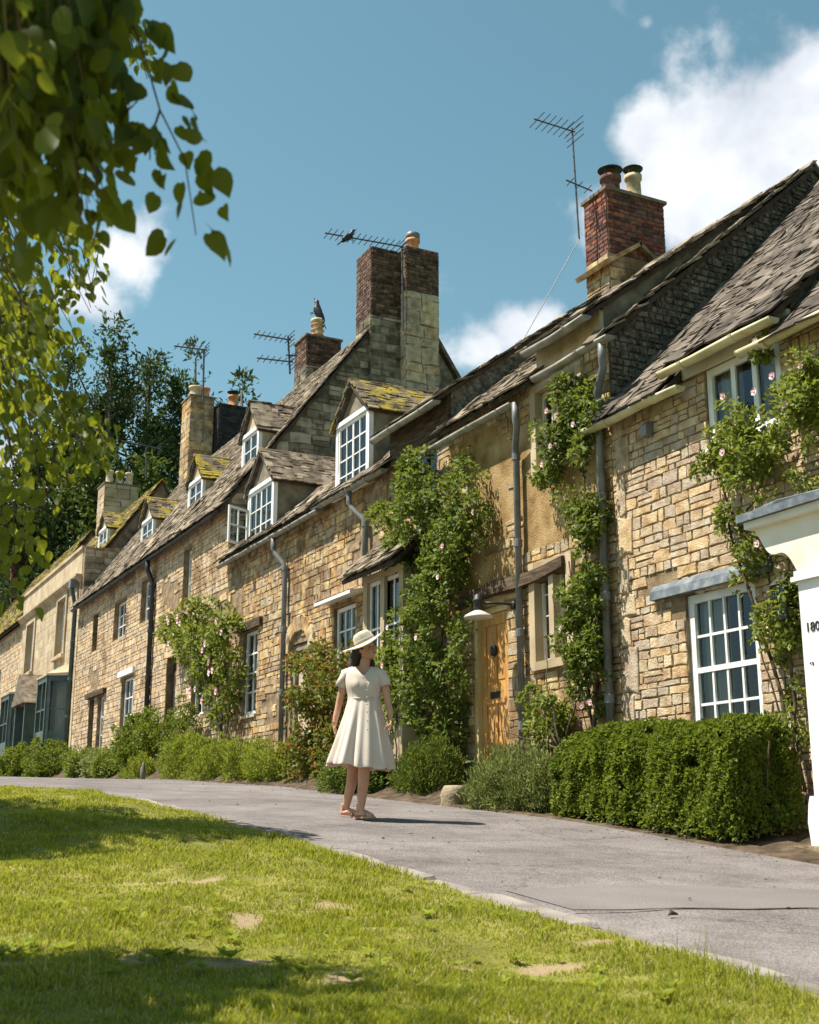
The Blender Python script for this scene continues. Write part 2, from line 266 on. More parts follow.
# ------------------------------------------------------------------ mesh and object helpers
WL = {}           # world location of parents (translation only)
def link(o, parent=None):
    COL.objects.link(o)
    if parent is not None: o.parent = parent
    return o
def base_of(parent): return WL.get(parent.name, Vector((0, 0, 0))) if parent is not None else Vector((0, 0, 0))
def tag(o, label=None, cat=None, group=None, kind=None):
    if label: o['label'] = label
    if cat: o['category'] = cat
    if group: o['group'] = group
    if kind: o['kind'] = kind
    return o
def thing(name, loc, label, cat, group=None):
    o = bpy.data.objects.new(name, None); o.empty_display_size = .2; link(o); o.location = loc; WL[o.name] = Vector(loc)
    return tag(o, label, cat, group)

class MB:
    def __init__(s): s.v = []; s.f = []
    def add(s, vs, fs):
        n = len(s.v); s.v += [tuple(map(float, v)) for v in vs]; s.f += [tuple(i + n for i in f) for f in fs]; return s
    def box(s, x0, x1, y0, y1, z0, z1):
        return s.add([(x0, y0, z0), (x1, y0, z0), (x1, y1, z0), (x0, y1, z0), (x0, y0, z1), (x1, y0, z1), (x1, y1, z1), (x0, y1, z1)],
                     [(3, 2, 1, 0), (4, 5, 6, 7), (0, 1, 5, 4), (1, 2, 6, 5), (2, 3, 7, 6), (3, 0, 4, 7)])
    def quad(s, a, b, c, d): return s.add([a, b, c, d], [(0, 1, 2, 3)])
    def prism(s, poly, axis, t0, t1):
        """poly: 2D points, extruded along axis ('x': poly is (y,z); 'y': (x,z); 'z': (x,y))"""
        n = len(poly)
        def P(p, t): return (t, p[0], p[1]) if axis == 'x' else ((p[0], t, p[1]) if axis == 'y' else (p[0], p[1], t))
        vs = [P(p, t0) for p in poly] + [P(p, t1) for p in poly]
        fs = [tuple(range(n))[::-1], tuple(range(n, 2 * n))] + [(i, (i + 1) % n, n + (i + 1) % n, n + i) for i in range(n)]
        return s.add(vs, fs)
    def tube(s, pts, rad, n=8, cap=True):
        pts = [Vector(p) for p in pts]; rr = rad if isinstance(rad, (list, tuple)) else [rad] * len(pts)
        vs = []; ref = Vector((.37, .21, .9)).normalized()
        for i, p in enumerate(pts):
            d = (pts[min(i + 1, len(pts) - 1)] - pts[max(i - 1, 0)]).normalized()
            a = d.cross(ref)
            if a.length < .05: a = d.cross(Vector((1, 0, 0)))
            a.normalize(); b = d.cross(a)
            vs += [p + (a * cos(2 * pi * k / n) + b * sin(2 * pi * k / n)) * rr[i] for k in range(n)]
        fs = [(i * n + k, i * n + (k + 1) % n, (i + 1) * n + (k + 1) % n, (i + 1) * n + k) for i in range(len(pts) - 1) for k in range(n)]
        if cap: fs += [tuple(range(n))[::-1], tuple(range((len(pts) - 1) * n, len(pts) * n))]
        return s.add(vs, fs)
    def lathe(s, prof, c, n=16):
        c = Vector(c); vs = [(c.x + r * cos(2 * pi * k / n), c.y + r * sin(2 * pi * k / n), c.z + z) for r, z in prof for k in range(n)]
        m = len(prof); fs = [(i * n + k, i * n + (k + 1) % n, (i + 1) * n + (k + 1) % n, (i + 1) * n + k) for i in range(m - 1) for k in range(n)]
        fs += [tuple(range(n))[::-1], tuple(range((m - 1) * n, m * n))]
        return s.add(vs, fs)
    def ellipsoid(s, c, r, n=12, m=8, rot=None):
        c = Vector(c); vs = []
        for i in range(1, m):
            t = pi * i / m
            for k in range(n):
                p = Vector((r[0] * sin(t) * cos(2 * pi * k / n), r[1] * sin(t) * sin(2 * pi * k / n), r[2] * cos(t)))
                vs.append(c + (rot @ p if rot else p))
        a, b = Vector((0, 0, r[2])), Vector((0, 0, -r[2]))
        vs += [c + (rot @ a if rot else a), c + (rot @ b if rot else b)]
        fs = [(i * n + k, (i + 1) * n + k, (i + 1) * n + (k + 1) % n, i * n + (k + 1) % n) for i in range(m - 2) for k in range(n)]
        T, B = len(vs) - 2, len(vs) - 1
        fs += [(T, k, (k + 1) % n) for k in range(n)] + [(B, (m - 2) * n + (k + 1) % n, (m - 2) * n + k) for k in range(n)]
        return s.add(vs, fs)
    def build(s, name, m, parent=None, smooth=False, local=False):
        me = bpy.data.meshes.new(name); b = base_of(parent) if not local else Vector((0, 0, 0))
        me.from_pydata([(v[0] - b.x, v[1] - b.y, v[2] - b.z) for v in s.v], [], s.f)
        me.materials.append(M[m] if isinstance(m, str) else m)
        if smooth: me.polygons.foreach_set('use_smooth', [True] * len(me.polygons))
        o = bpy.data.objects.new(name, me); link(o, parent); WL[o.name] = b.copy()
        return o

def arrays_mesh(name, V, Fq, m, parent=None, tint=None, kind=None, smooth=False):
    """V (n,3), Fq (k,3 or 4) numpy -> object, built fast; vertices are in world space"""
    b = base_of(parent); me = bpy.data.meshes.new(name); nv, nf, w = len(V), len(Fq), Fq.shape[1]
    me.vertices.add(nv); me.vertices.foreach_set('co', (V - np.array(b)).astype(np.float32).ravel())
    me.loops.add(nf * w); me.loops.foreach_set('vertex_index', Fq.astype(np.int32).ravel())
    me.polygons.add(nf); me.polygons.foreach_set('loop_start', np.arange(0, nf * w, w, dtype=np.int32)); me.polygons.foreach_set('loop_total', np.full(nf, w, np.int32))
    if smooth: me.polygons.foreach_set('use_smooth', np.ones(nf, bool))
    if tint is not None:
        a = me.attributes.new('tint', 'FLOAT', 'POINT'); a.data.foreach_set('value', tint.astype(np.float32))
    me.update(calc_edges=True); me.materials.append(M[m] if isinstance(m, str) else m)
    o = bpy.data.objects.new(name, me); link(o, parent); WL[o.name] = b.copy()
    if kind: o['kind'] = kind
    return o

class Pieces:
    """collects alike pieces; the 300 that show largest become objects, the rest one joined part"""
    def __init__(s, name, parent, m, limit=300): s.name, s.parent, s.m, s.limit, s.it = name, parent, m, limit, []
    def add(s, me, T, size): s.it.append((me, T, size))
    def finish(s):
        if not s.it: return
        key = []
        for i, (me, T, size) in enumerate(s.it):
            x, y, z = proj(T.translation)
            inside = -25 < x < 844 and -25 < y < 1049 and z > 0
            key.append((0 if inside else 1, -size / max(z, .1), i))
        key.sort(); b = base_of(s.parent); vs = []; fs = []; n = 0; mm = M[s.m]
        for rank, (_, _, i) in enumerate(key):
            me, T, size = s.it[i]
            if rank < s.limit:
                if not me.materials: me.materials.append(mm)
                elif me.materials[0] != mm:
                    k = me.name.split('|')[0] + '|' + s.m
                    me2 = bpy.data.meshes.get(k)
                    if me2 is None: me2 = me.copy(); me2.name = k; me2.materials[0] = mm
                    me = me2
                o = bpy.data.objects.new(s.name, me); link(o, s.parent)
                T2 = T.copy(); T2.translation = T.translation - b; o.matrix_basis = T2
            else:
                co = np.empty(len(me.vertices) * 3, np.float32); me.vertices.foreach_get('co', co); co = co.reshape(-1, 3)
                A = np.array(T); vs.append(co @ A[:3, :3].T + A[:3, 3])
                fs += [tuple(v + n for v in p.vertices) for p in me.polygons]; n += len(co)
        if vs:
            me = bpy.data.meshes.new(s.name + '_field'); V = np.concatenate(vs) - np.array(b)
            me.from_pydata(V.tolist(), [], fs); me.materials.append(mm)
            me.polygons.foreach_set('use_smooth', [False] * len(me.polygons))
            o = bpy.data.objects.new(s.name + '_field', me); link(o, s.parent); o['kind'] = 'stuff'

def stone_variant(i):
    rr = random.Random(100 + i); mb = MB(); ring = []
    base = [(-.5, -.5), (0, -.5), (.5, -.5), (.5, 0), (.5, .5), (0, .5), (-.5, .5), (-.5, 0)]
    jit = [(rr.uniform(-.05, .05), rr.uniform(-.09, .09)) for _ in base]
    def lay(k, x, extra): return [(x + rr.uniform(-.12, .12) * extra, (a + j[0]) * k, (b + j[1]) * (k - .04 * extra)) for (a, b), j in zip(base, jit)]
    vs = lay(1.0, 0, 0) + lay(.985, -.72, .25) + lay(.93, -1.0, 1) + [(-1.0 + rr.uniform(-.12, .12), rr.uniform(-.1, .1), rr.uniform(-.1, .1))]
    fs = []
    for l in (0, 8):
        fs += [(l + k, l + 8 + k, l + 8 + (k + 1) % 8, l + (k + 1) % 8) for k in range(8)]
    fs += [(16 + k, 24, 16 + (k + 1) % 8) for k in range(8)]
    me = bpy.data.meshes.new('stone_shape%d' % i); me.from_pydata(vs, [], fs); return me
def tile_variant(i):
    # x: along eave, y: up slope from 0 (lower edge) to 1, z: thickness
    rr = random.Random(300 + i)
    lo = [(-.5 + rr.uniform(-.02, .03), rr.uniform(-.03, .08)), (-.17, rr.uniform(-.07, .05)), (.17, rr.uniform(-.07, .05)), (.5 + rr.uniform(-.03, .02), rr.uniform(-.03, .08))]
    pl = lo + [(.48, 1), (-.48, 1)]
    vs = [(x, y, 0) for x, y in pl] + [(x, y, 1 + (rr.uniform(-.25, .25) if y < .5 else 0)) for x, y in pl]
    n = 6; fs = [tuple(range(6))[::-1], tuple(range(6, 12))] + [(k, (k + 1) % n, n + (k + 1) % n, n + k) for k in range(n)]
    me = bpy.data.meshes.new('tile_shape%d' % i); me.from_pydata(vs, [], fs); return me
def brick_variant(i):
    rr = random.Random(500 + i); j = lambda: rr.uniform(-.025, .025)
    vs = [(x + (j() * 8 if x < -.5 else 0), y + j(), z + j()) for x, y, z in
          [(0, -.5, -.5), (0, .5, -.5), (0, .5, .5), (0, -.5, .5), (-.8, -.5, -.5), (-.8, .5, -.5), (-.8, .5, .5), (-.8, -.5, .5), (-1, -.46, -.42), (-1, .46, -.42), (-1, .46, .42), (-1, -.46, .42)]]
    fs = [(k, 4 + k, 4 + (k + 1) % 4, (k + 1) % 4) for k in range(4)] + [(4 + k, 8 + k, 8 + (k + 1) % 4, 4 + (k + 1) % 4) for k in range(4)] + [(8, 11, 10, 9)]
    me = bpy.data.meshes.new('brick_shape%d' % i); me.from_pydata(vs, [], fs); return me
STONES = [stone_variant(i) for i in range(16)]; TILES = [tile_variant(i) for i in range(14)]; BRICKS = [brick_variant(i) for i in range(6)]
def frame_m(o, u, v, n, su, sv, sn):
    """piece axes: local x = -n (pieces grow to local -x, so outwards), y = u, z = v"""
    A = Matrix.Identity(4)
    for r in range(3):
        A[r][0] = -n[r] * sn; A[r][1] = u[r] * su; A[r][2] = v[r] * sv; A[r][3] = o[r]
    return A
def cut(intervals, a, b):
    out = []
    for x, y in intervals:
        if b <= x or a >= y: out.append((x, y)); continue
        if a > x: out.append((x, a))
        if b < y: out.append((b, y))
    return out
def rubble(P, O, u, n, w, z0, z1, holes=(), hmin=.09, hmax=.19, lmin=.13, lmax=.48, proud=.02, inside=None, kinds=STONES, gap=.012, quoin=None):
    O, u, n = Vector(O), Vector(u), Vector(n); v = Vector((0, 0, 1)); z = z0
    while z < z1 - .04:
        h = min(R(hmin, hmax), z1 - z); iv = [(0.0, w)]
        for (a, b, c, d) in holes:
            if z + h * .75 > c and z + h * .25 < d: iv = cut(iv, a, b)
        for (a, b) in iv:
            t = a
            while t < b - .03:
                l = R(lmin, lmax)
                if random.random() < .25: l = R(lmin, lmin * 1.6)
                if t + l > b - lmin * .6: l = b - t
                if l > lmax * 1.35: l *= .55
                zz = z + h / 2; two = h > hmax * .82 and random.random() < .3
                for (zc, hh) in ([(z + h * .26, h * .5), (z + h * .76, h * .48)] if two else [(zz, h)]):
                    c = O + u * (t + l / 2) + v * (zc - O.z)
                    if inside is None or inside(c):
                        rot = R(-.03, .03); uu = u * cos(rot) + v * sin(rot); vv = v * cos(rot) - u * sin(rot)
                        P.add(random.choice(kinds), frame_m(c, uu, vv, n, max(l - gap, .03) * R(.96, 1.02), max(hh - gap, .03) * R(.95, 1.03), proud * R(.65, 1.35)), max(l, hh))
                t += l
        z += h
def tiles(P, O, u, v, n, L, span, e0=.24, e1=.12, wmin=.16, wmax=.38, th=.022, skip=None, wob=.012, jit=1.0):
    """courses of stone tiles going up a slope; span(s) gives the (a, b) range along u at slope distance s"""
    O, u, v, n = Vector(O), Vector(u), Vector(v), Vector(n); s = 0.0; ci = 0
    while s < L:
        k = s / L; e = e0 + (e1 - e0) * k; a, b = span(s); t = a - R(0, .12) * (1 if jit >= 1 else .3)
        while t < b:
            w = R(wmin, wmax) * (1 - .35 * k)
            w = min(w, b - t + .05)
            if w > .05:
                ln = min(e * 1.75, max(L - s, e * .9) + .04)
                c = O + u * (t + w / 2) + v * (s + R(-.02, .02) * jit) + n * (.012 + R(0, wob))
                if skip is None or not skip(c):
                    tilt = .055 + R(-.02, .03) * jit; uu = (u + v * R(-.03, .03) * jit + n * R(-.03, .03) * jit).normalized(); vv = (v - n * tilt).normalized(); nn = uu.cross(vv)
                    if nn.dot(n) < 0: nn = -nn
                    A = Matrix.Identity(4)
                    for r in range(3): A[r][0] = uu[r] * (w - .006); A[r][1] = vv[r] * ln; A[r][2] = nn[r] * th * R(.7, 1.5); A[r][3] = c[r]
                    # lift the lower edge so it lies on the course below
                    A.translation = c + n * (ln * tilt)
                    P.add(random.choice(TILES), A, max(w, e))
            t += w
        s += e; ci += 1

# ------------------------------------------------------------------ leaves
def fnoise(P, k, seed):
    rr = np.random.default_rng(seed); o = np.zeros(len(P))
    for i in range(7):
        d = rr.normal(size=3); d /= np.linalg.norm(d); o += np.sin(P @ d * k * rr.uniform(.7, 1.9) + rr.uniform(0, 6.28))
    return o / 4.0
def unit(A): return A / np.maximum(np.linalg.norm(A, axis=1, keepdims=True), 1e-6)
def leaf_arrays(P, D, Nn, size, ratio=.55, fold=.16):
    """folded rhombus leaves: base P, axis D, normal Nn"""
    D = unit(D); S = unit(np.cross(D, Nn)); U = np.cross(S, D); s = size[:, None]
    mid = P + D * s * .45
    V = np.stack([P, mid + S * s * ratio * .5 + U * s * fold, P + D * s, mid - S * s * ratio * .5 + U * s * fold], 1).reshape(-1, 3)
    i = np.arange(len(P))[:, None] * 4
    return V, np.concatenate([i + [[0, 1, 2]], i + [[0, 2, 3]]], 0)
def leaves(name, P, D, Nn, size, m, parent, ratio=.55, kind=None, seed=0, fold=.16, tint=None):
    V, Fq = leaf_arrays(P, D, Nn, size, ratio, fold)
    t = np.random.default_rng(seed + 5).uniform(0, .86 if tint is None else 1, len(P)) if tint is None else tint
    return arrays_mesh(name, V, Fq, m, parent, np.repeat(t, 4), kind)
def blob_pts(ells, n, rng, shell=.4, lump=.16, freq=4.0, seed=1, gap=None, gapk=6.0, clump=None, per=45):
    E_ = np.array(ells, float); a = E_[:, 3] * E_[:, 4] + E_[:, 4] * E_[:, 5] + E_[:, 3] * E_[:, 5]
    idx = rng.choice(len(E_), n, p=a / a.sum()); C, Rr = E_[idx, :3], E_[idx, 3:6]
    d = unit(rng.normal(size=(n, 3))); r = 1 - shell * rng.uniform(0, 1, n) ** 1.4
    r *= 1 + lump * fnoise(C * 1.7 + d * 1.0, freq, seed)
    P = C + d * Rr * r[:, None]; O = unit(d / Rr)
    if gap is not None:
        k = fnoise(P, gapk, seed + 3) > gap; P, O = P[k], O[k]
    if clump:
        # leaves gather in little sprays: pick centres, spread leaves over the outside of each
        nc = max(8, int(len(P) / per)); c = rng.choice(len(P), nc, replace=False); idx = rng.integers(0, nc, len(P)); q = unit(rng.normal(size=P.shape) + O[c][idx] * .7 + np.array([-.15, 0, .35]))
        rad = clump * rng.uniform(.55, 1.5, nc)[idx]; P = P[c][idx] + q * (rad * rng.uniform(.45, 1.0, len(P)))[:, None]; O = unit(q + O[c][idx] * .4)
    return P, O
def bush(name, label, cat, ells, n, size, m, group=None, shell=.45, lump=.16, freq=4., seed=1, gap=None, gapk=6., up=.25, ratio=.55, stems=None, parent=None, clip=None, jitter=.55, base=None, rs=.3, clump=None):
    rng = np.random.default_rng(seed)
    P, O = blob_pts(ells, n, rng, shell, lump, freq, seed, gap, gapk, clump or size * 2.0)
    if clip is not None:
        k = clip(P); P, O = P[k], O[k]
    E_ = np.array(ells); root = parent or thing(name, base or (E_[:, 0].mean(), E_[:, 1].mean(), (E_[:, 2] - E_[:, 5]).min()), label, cat, group)
    D = O * .6 + rng.normal(size=P.shape) * jitter; D[:, 2] += up
    Nn = O + rng.normal(size=P.shape) * .6 + np.array([-.1, 0, .35])
    leaves('foliage', P, D, Nn, size * rng.uniform(1 - rs, 1 + rs, len(P)), m, root, ratio, 'stuff', seed)
    for st in (stems or []): MB().tube(st[0], st[1], 6).build('stem', 'stem', root, True)
    return root
def wiggle(a, b, n, amp, rr, r0, r1):
    a, b = Vector(a), Vector(b); pts = []; off = Vector((0, 0, 0))
    for i in range(n + 1):
        t = i / n; off += Vector((rr.uniform(-amp, amp), rr.uniform(-amp, amp), rr.uniform(-amp, amp) * .4)) * (1 if 0 < i < n else 0)
        pts.append(a.lerp(b, t) + off * (1 - abs(2 * t - 1) * .3))
    return pts, [r0 + (r1 - r0) * i / n for i in range(n + 1)]

# ------------------------------------------------------------------ ground
GY = np.array([-300, -40, -5, 0, 4, 8.6, 10.4, 12, 14, 16, 17.6, 22.5, 29.6, 35.4, 41, 60, 100, 600])
GZ = np.array([-6, -4.2, -1.44, -.94, -.54, -.08, .1, .22, .36, .49, .62, .88, 1.14, 1.34, 1.47, 1.8, 2.2, 2.5])
GYf = np.linspace(-300, 600, 18001); GZf = np.interp(GYf, GY, GZ); ker = np.ones(31) / 31
GZf = np.convolve(np.pad(GZf, 15, 'edge'), ker, 'valid')
def g(Y): return np.interp(Y, GYf, GZf)
BY = np.array([5, 9, 11, 13.2, 16, 19, 22, 26, 31, 37, 46, 60]); BZ = np.array([-.3, .05, .25, .5, .75, 1.1, 1.4, 1.65, 1.85, 2.05, 2.1, 2.2])
def bank(Y): return np.maximum(np.interp(Y, BY, BZ), g(Y) + .05)
def sst(t): t = np.clip(t, 0, 1); return t * t * (3 - 2 * t)
def edge_x(Y):       # lawn / path boundary
    return 3.42 - 0.03 * np.sin(Y * 1.3) - 40 * sst((Y - 15.2) / 2.4) ** 1.6
def bed_z(X, Y): return g(Y) + (bank(Y) - g(Y)) * sst((X - 6.9) / .95) - .03 + .05 * sst((X - 6.84) / .12)
def bumps(X, Y): return .022 * np.sin(X * 2.3 + Y * 1.1) + .016 * np.sin(X * 4.1 - Y * 3.3 + 1) + .01 * np.sin(X * 9.0 + Y * 7.2) + .014 * np.sin(Y * 5.1 - X * 1.7)
def lawn_z(X, Y):
    k = sst((edge_x(Y) - X) / .5)
    return g(Y) + .012 + bumps(X, Y) * k + .015 * k - .045 * np.maximum(0, -X - 1.0)
def bare(X, Y):      # worn patches of dry soil in the turf
    v = np.zeros_like(X)
    spots = [((262, 972), .10, .05), ((205, 975), .13, .04), ((345, 978), .10, .03), ((130, 970), .09, .03), ((555, 958), .20, .035), ((600, 940), .14, .03), ((240, 915), .12, .08), ((375, 930), .08, .06), ((330, 905), .12, .06),
             ((20, 980), .08, .04), ((185, 880), .2, .06), ((350, 990), .10, .07), ((60, 905), .16, .07), ((460, 965), .10, .05)]
    for (px, py), rx, ry in spots:
        d = ray(px, py); t = np.linspace(2, 20, 4000); q = t[np.argmax(t * d[2] <= g(t * d[1]) + .02)]
        cx, cy = d[0] * q, d[1] * q
        v = np.maximum(v, np.exp(-(((X - cx) / rx) ** 2 + ((Y - cy) / (ry * 2.0)) ** 2)))
    n = .9 * np.sin(X * 11 + Y * 5) * np.sin(Y * 13 - X * 4) + .6 * np.sin(X * 27 - Y * 21) + .2 * np.sin(X * 47 + Y * 39)
    return np.clip((v * 1.15 + n * .30 - .38) * 1.9, 0, 1)
def grid(name, xs, ys, zf, m, kind='structure', xf=None):
    X, Y = np.meshgrid(xs, ys)
    if xf is not None: X = xf(X, Y)
    Z = zf(X, Y); V = np.stack([X, Y, Z], -1).reshape(-1, 3); a = np.arange((len(ys) - 1) * len(xs)).reshape(len(ys) - 1, len(xs))[:, :-1].ravel()
    Fq = np.stack([a, a + 1, a + 1 + len(xs), a + len(xs)], 1)
    o = arrays_mesh(name, V, Fq, m, smooth=True); o['kind'] = kind; return o
xs = np.concatenate([np.linspace(-500, -31, 14), np.linspace(-30, 12, 30), np.linspace(13, 500, 16)])
ys = np.concatenate([np.linspace(-300, -11, 10), np.linspace(-10, 60, 71), np.linspace(62, 600, 18)])
grid('ground', xs, ys, lambda X, Y: g(Y) - .06 - .045 * np.maximum(0, -X - 1) * (X > -30) - 1.3 * (X <= -30) - .3 * sst((Y - 15) / 3) * (X > -30) * (X < 13), 'ground')
ylw = np.concatenate([np.linspace(-10, 2.2, 30), np.linspace(2.3, 10, 180), np.linspace(10.05, 17.4, 100)])
lw = grid('lawn', np.concatenate([np.linspace(0, .55, 30), np.linspace(.56, 1, 150)]), ylw, lawn_z, 'lawn', xf=lambda S, Y: -28 + (edge_x(Y) + .05 + 28) * S)
co = np.empty(len(lw.data.vertices) * 3, np.float32); lw.data.vertices.foreach_get('co', co); co = co.reshape(-1, 3)
at = lw.data.attributes.new('bare', 'FLOAT', 'POINT'); at.data.foreach_set('value', bare(co[:, 0], co[:, 1]).astype(np.float32))
ypa = np.concatenate([np.linspace(-10, 14, 97), np.linspace(14.1, 18, 40), np.linspace(18.5, 70, 60)])
path = grid('path', np.linspace(0, 1, 30), ypa, lambda X, Y: g(Y) + .006 * np.sin(X * 1.7 + Y * .9), 'asphalt', xf=lambda S, Y: edge_x(Y) + .02 + (6.92 + .03 * np.sin(Y * 2.1) - edge_x(Y) - .02) * S)
grid('flower_bed', np.linspace(0, 1, 16), np.linspace(-10, 70, 240), lambda X, Y: bed_z(X, Y) + .02 * np.sin(X * 17 + Y * 11) * sst((X - 6.95) / .2), 'soil', xf=lambda S, Y: 6.78 + .03 * np.sin(Y * 2.1) + .02 * np.sin(Y * 9.3) + 1.45 * S ** 1.5)
# a newer strip of asphalt laid across the path, with the tarry seams along it
def strip(name, m, x0, x1, fy, w, dz, n=60):
    X = np.linspace(x0, x1, n); V = []
    for i, x in enumerate(X):
        c = fy(x); ww = w(x) if callable(w) else w
        for k in (-.5, .5): V.append((x, c + k * ww, 0))
    V = np.array(V); V[:, 2] = g(V[:, 1]) + .006 * np.sin(V[:, 0] * 1.7 + V[:, 1] * .9) + dz
    a = np.arange(n - 1) * 2; o = arrays_mesh(name, V, np.stack([a, a + 2, a + 3, a + 1], 1), m); o['kind'] = 'structure'; return o
seam = lambda x: 5.62 + .22 * np.exp(-((x - 4.3) / 1.1) ** 2) - .10 * x + .02 * np.sin(x * 9)
strip('asphalt_patch', 'patch', 3.75, 6.7, lambda x: seam(x) + .42, lambda x: .76 + .1 * sin(x * 3), .004)
strip('asphalt_crack', 'crack', 3.7, 6.6, seam, lambda x: .012 + .008 * abs(sin(x * 14)), .008)
strip('asphalt_crack', 'crack', 3.95, 6.2, lambda x: 4.35 - .12 * x + .03 * np.sin(x * 7), lambda x: .009 + .008 * abs(sin(x * 19)), .008)
strip('asphalt_crack', 'crack', 4.1, 6.5, lambda x: 8.1 + .10 * x + .04 * np.sin(x * 5), lambda x: .007 + .007 * abs(sin(x * 23)), .008)
# stone edging along the lawn
edging = MB()
for y in np.arange(-8, 15, 1.0): edging.quad((3.33, y, g(y) - .08), (3.66, y, g(y) - .08), (3.66, y + 1.0, g(y + 1) - .08), (3.33, y + 1.0, g(y + 1) - .08))
edging = edging.build('path_edging', 'soil'); edging['kind'] = 'structure'
PK = Pieces('kerb_stone', edging, 'kerb'); y = 1.0
while y < 14.8:
    l = R(.55, 1.0); c = Vector((edge_x(y + l / 2) + .08, y + l / 2, g(y + l / 2) - .05)); s = (g(y + l) - g(y)) / l
    u = Vector((R(-.03, .03), 1, s)).normalized(); n = Vector((0, -s, 1)).normalized()
    PK.add(random.choice(STONES), frame_m(c, u, Vector((1, 0, 0)), n, l - .015, R(.15, .20), .060 * R(.95, 1.12)), l); y += l
PK.finish()

# ------------------------------------------------------------------ house kit
FX = 8.0        # facade plane
def wall_panel(mb, y0, y1, z0, z1, holes, X, depth=.24):
    ys = sorted({y0, y1, *[h[0] for h in holes], *[h[1] for h in holes]}); zs = sorted({z0, z1, *[h[2] for h in holes], *[h[3] for h in holes]})
    ys = [y for y in ys if y0 <= y <= y1]; zs = [z for z in zs if z0 <= z <= z1]
    for a, b in zip(ys, ys[1:]):
        for c, d in zip(zs, zs[1:]):
            ym, zm = (a + b) / 2, (c + d) / 2
            if any(h[0] < ym < h[1] and h[2] < zm < h[3] for h in holes): continue
            mb.quad((X, a, c), (X, a, d), (X, b, d), (X, b, c))
    for (a, b, c, d) in holes:
        x2 = X + depth
        mb.quad((X, a, c), (X, a, d), (x2, a, d), (x2, a, c)); mb.quad((X, b, c), (x2, b, c), (x2, b, d), (X, b, d))
        mb.quad((X, a, d), (X, b, d), (x2, b, d), (x2, a, d)); mb.quad((X, a, c), (x2, a, c), (x2, b, c), (X, b, c))
def window(root, y0, y1, z0, z1, X, cols=2, rows=3, fm='white_paint', fw=.055, bar=.022, sill=None, curtain=None, panes=True, mid=None, depth=.06, name='window'):
    """a framed window facing the street: frame part with panes, glazing bars and sill as sub-parts"""
    mb = MB(); mb.box(X, X + depth, y0, y0 + fw, z0, z1); mb.box(X, X + depth, y1 - fw, y1, z0, z1); mb.box(X + .002, X + depth, y0 + fw, y1 - fw, z1 - fw, z1); mb.box(X + .002, X + depth, y0 + fw, y1 - fw, z0, z0 + fw * 1.2)
    fr = mb.build(name, fm, root)
    ya, yb, za, zb = y0 + fw, y1 - fw, z0 + fw * 1.2, z1 - fw; gb = MB()
    for i in range(1, cols):
        c = ya + (yb - ya) * i / cols; k = bar * (1.6 if mid == 'v' and i == cols // 2 else 1); gb.box(X + .012, X + depth - .008, c - k / 2, c + k / 2, za, zb)
    for j in range(1, rows):
        c = za + (zb - za) * j / rows; k = bar * (2.0 if mid == 'h' and j == rows // 2 else 1); x0 = X + (.004 if mid == 'h' and j == rows // 2 else .015); gb.box(x0, X + depth - .011, ya, yb, c - k / 2, c + k / 2)
    if cols * rows > 1: gb.build('glazing_bar', fm, fr)
    xg = X + depth * .6
    if panes:
        me = None
        for i in range(cols):
            for j in range(rows):
                a, b = ya + (yb - ya) * i / cols, ya + (yb - ya) * (i + 1) / cols; c, d = za + (zb - za) * j / rows, za + (zb - za) * (j + 1) / rows
                if me is None:
                    hw, hh = (b - a) / 2, (d - c) / 2; me = bpy.data.meshes.new('pane_shape')
                    me.from_pydata([(0, -hw, -hh), (0, -hw, hh), (0, hw, hh), (0, hw, -hh)], [], [(0, 1, 2, 3)]); me.materials.append(M['glass'])
                o = bpy.data.objects.new('pane', me); link(o, fr); bs = base_of(fr); o.location = (xg - bs.x, (a + b) / 2 - bs.y, (c + d) / 2 - bs.z); o.rotation_euler = (0, R(-.006, .006), R(-.012, .012))
    else:
        MB().quad((xg, ya, za), (xg, ya, zb), (xg, yb, zb), (xg, yb, za)).build('pane', 'glass', fr)
    if sill:
        MB().box(X - .10, X + depth - .01, y0 - .05, y1 + .05, z0 - .06, z0 - .002).build('sill', sill, fr)
    if curtain:
        for (a, b, c, d) in curtain:
            pts = MB(); n = 12
            for i in range(n):
                f0, f1 = a + (b - a) * i / n, a + (b - a) * (i + 1) / n
                pts.quad((X + depth + .06 + .015 * sin(i * 1.9), y0 + (y1 - y0) * f0, z0 + (z1 - z0) * c), (X + depth + .06 + .015 * sin(i * 1.9), y0 + (y1 - y0) * f0, z0 + (z1 - z0) * d),
                         (X + depth + .06 + .015 * sin((i + 1) * 1.9), y0 + (y1 - y0) * f1, z0 + (z1 - z0) * d), (X + depth + .06 + .015 * sin((i + 1) * 1.9), y0 + (y1 - y0) * f1, z0 + (z1 - z0) * c))
            pts.build('curtain', 'curtain', fr)
    return fr
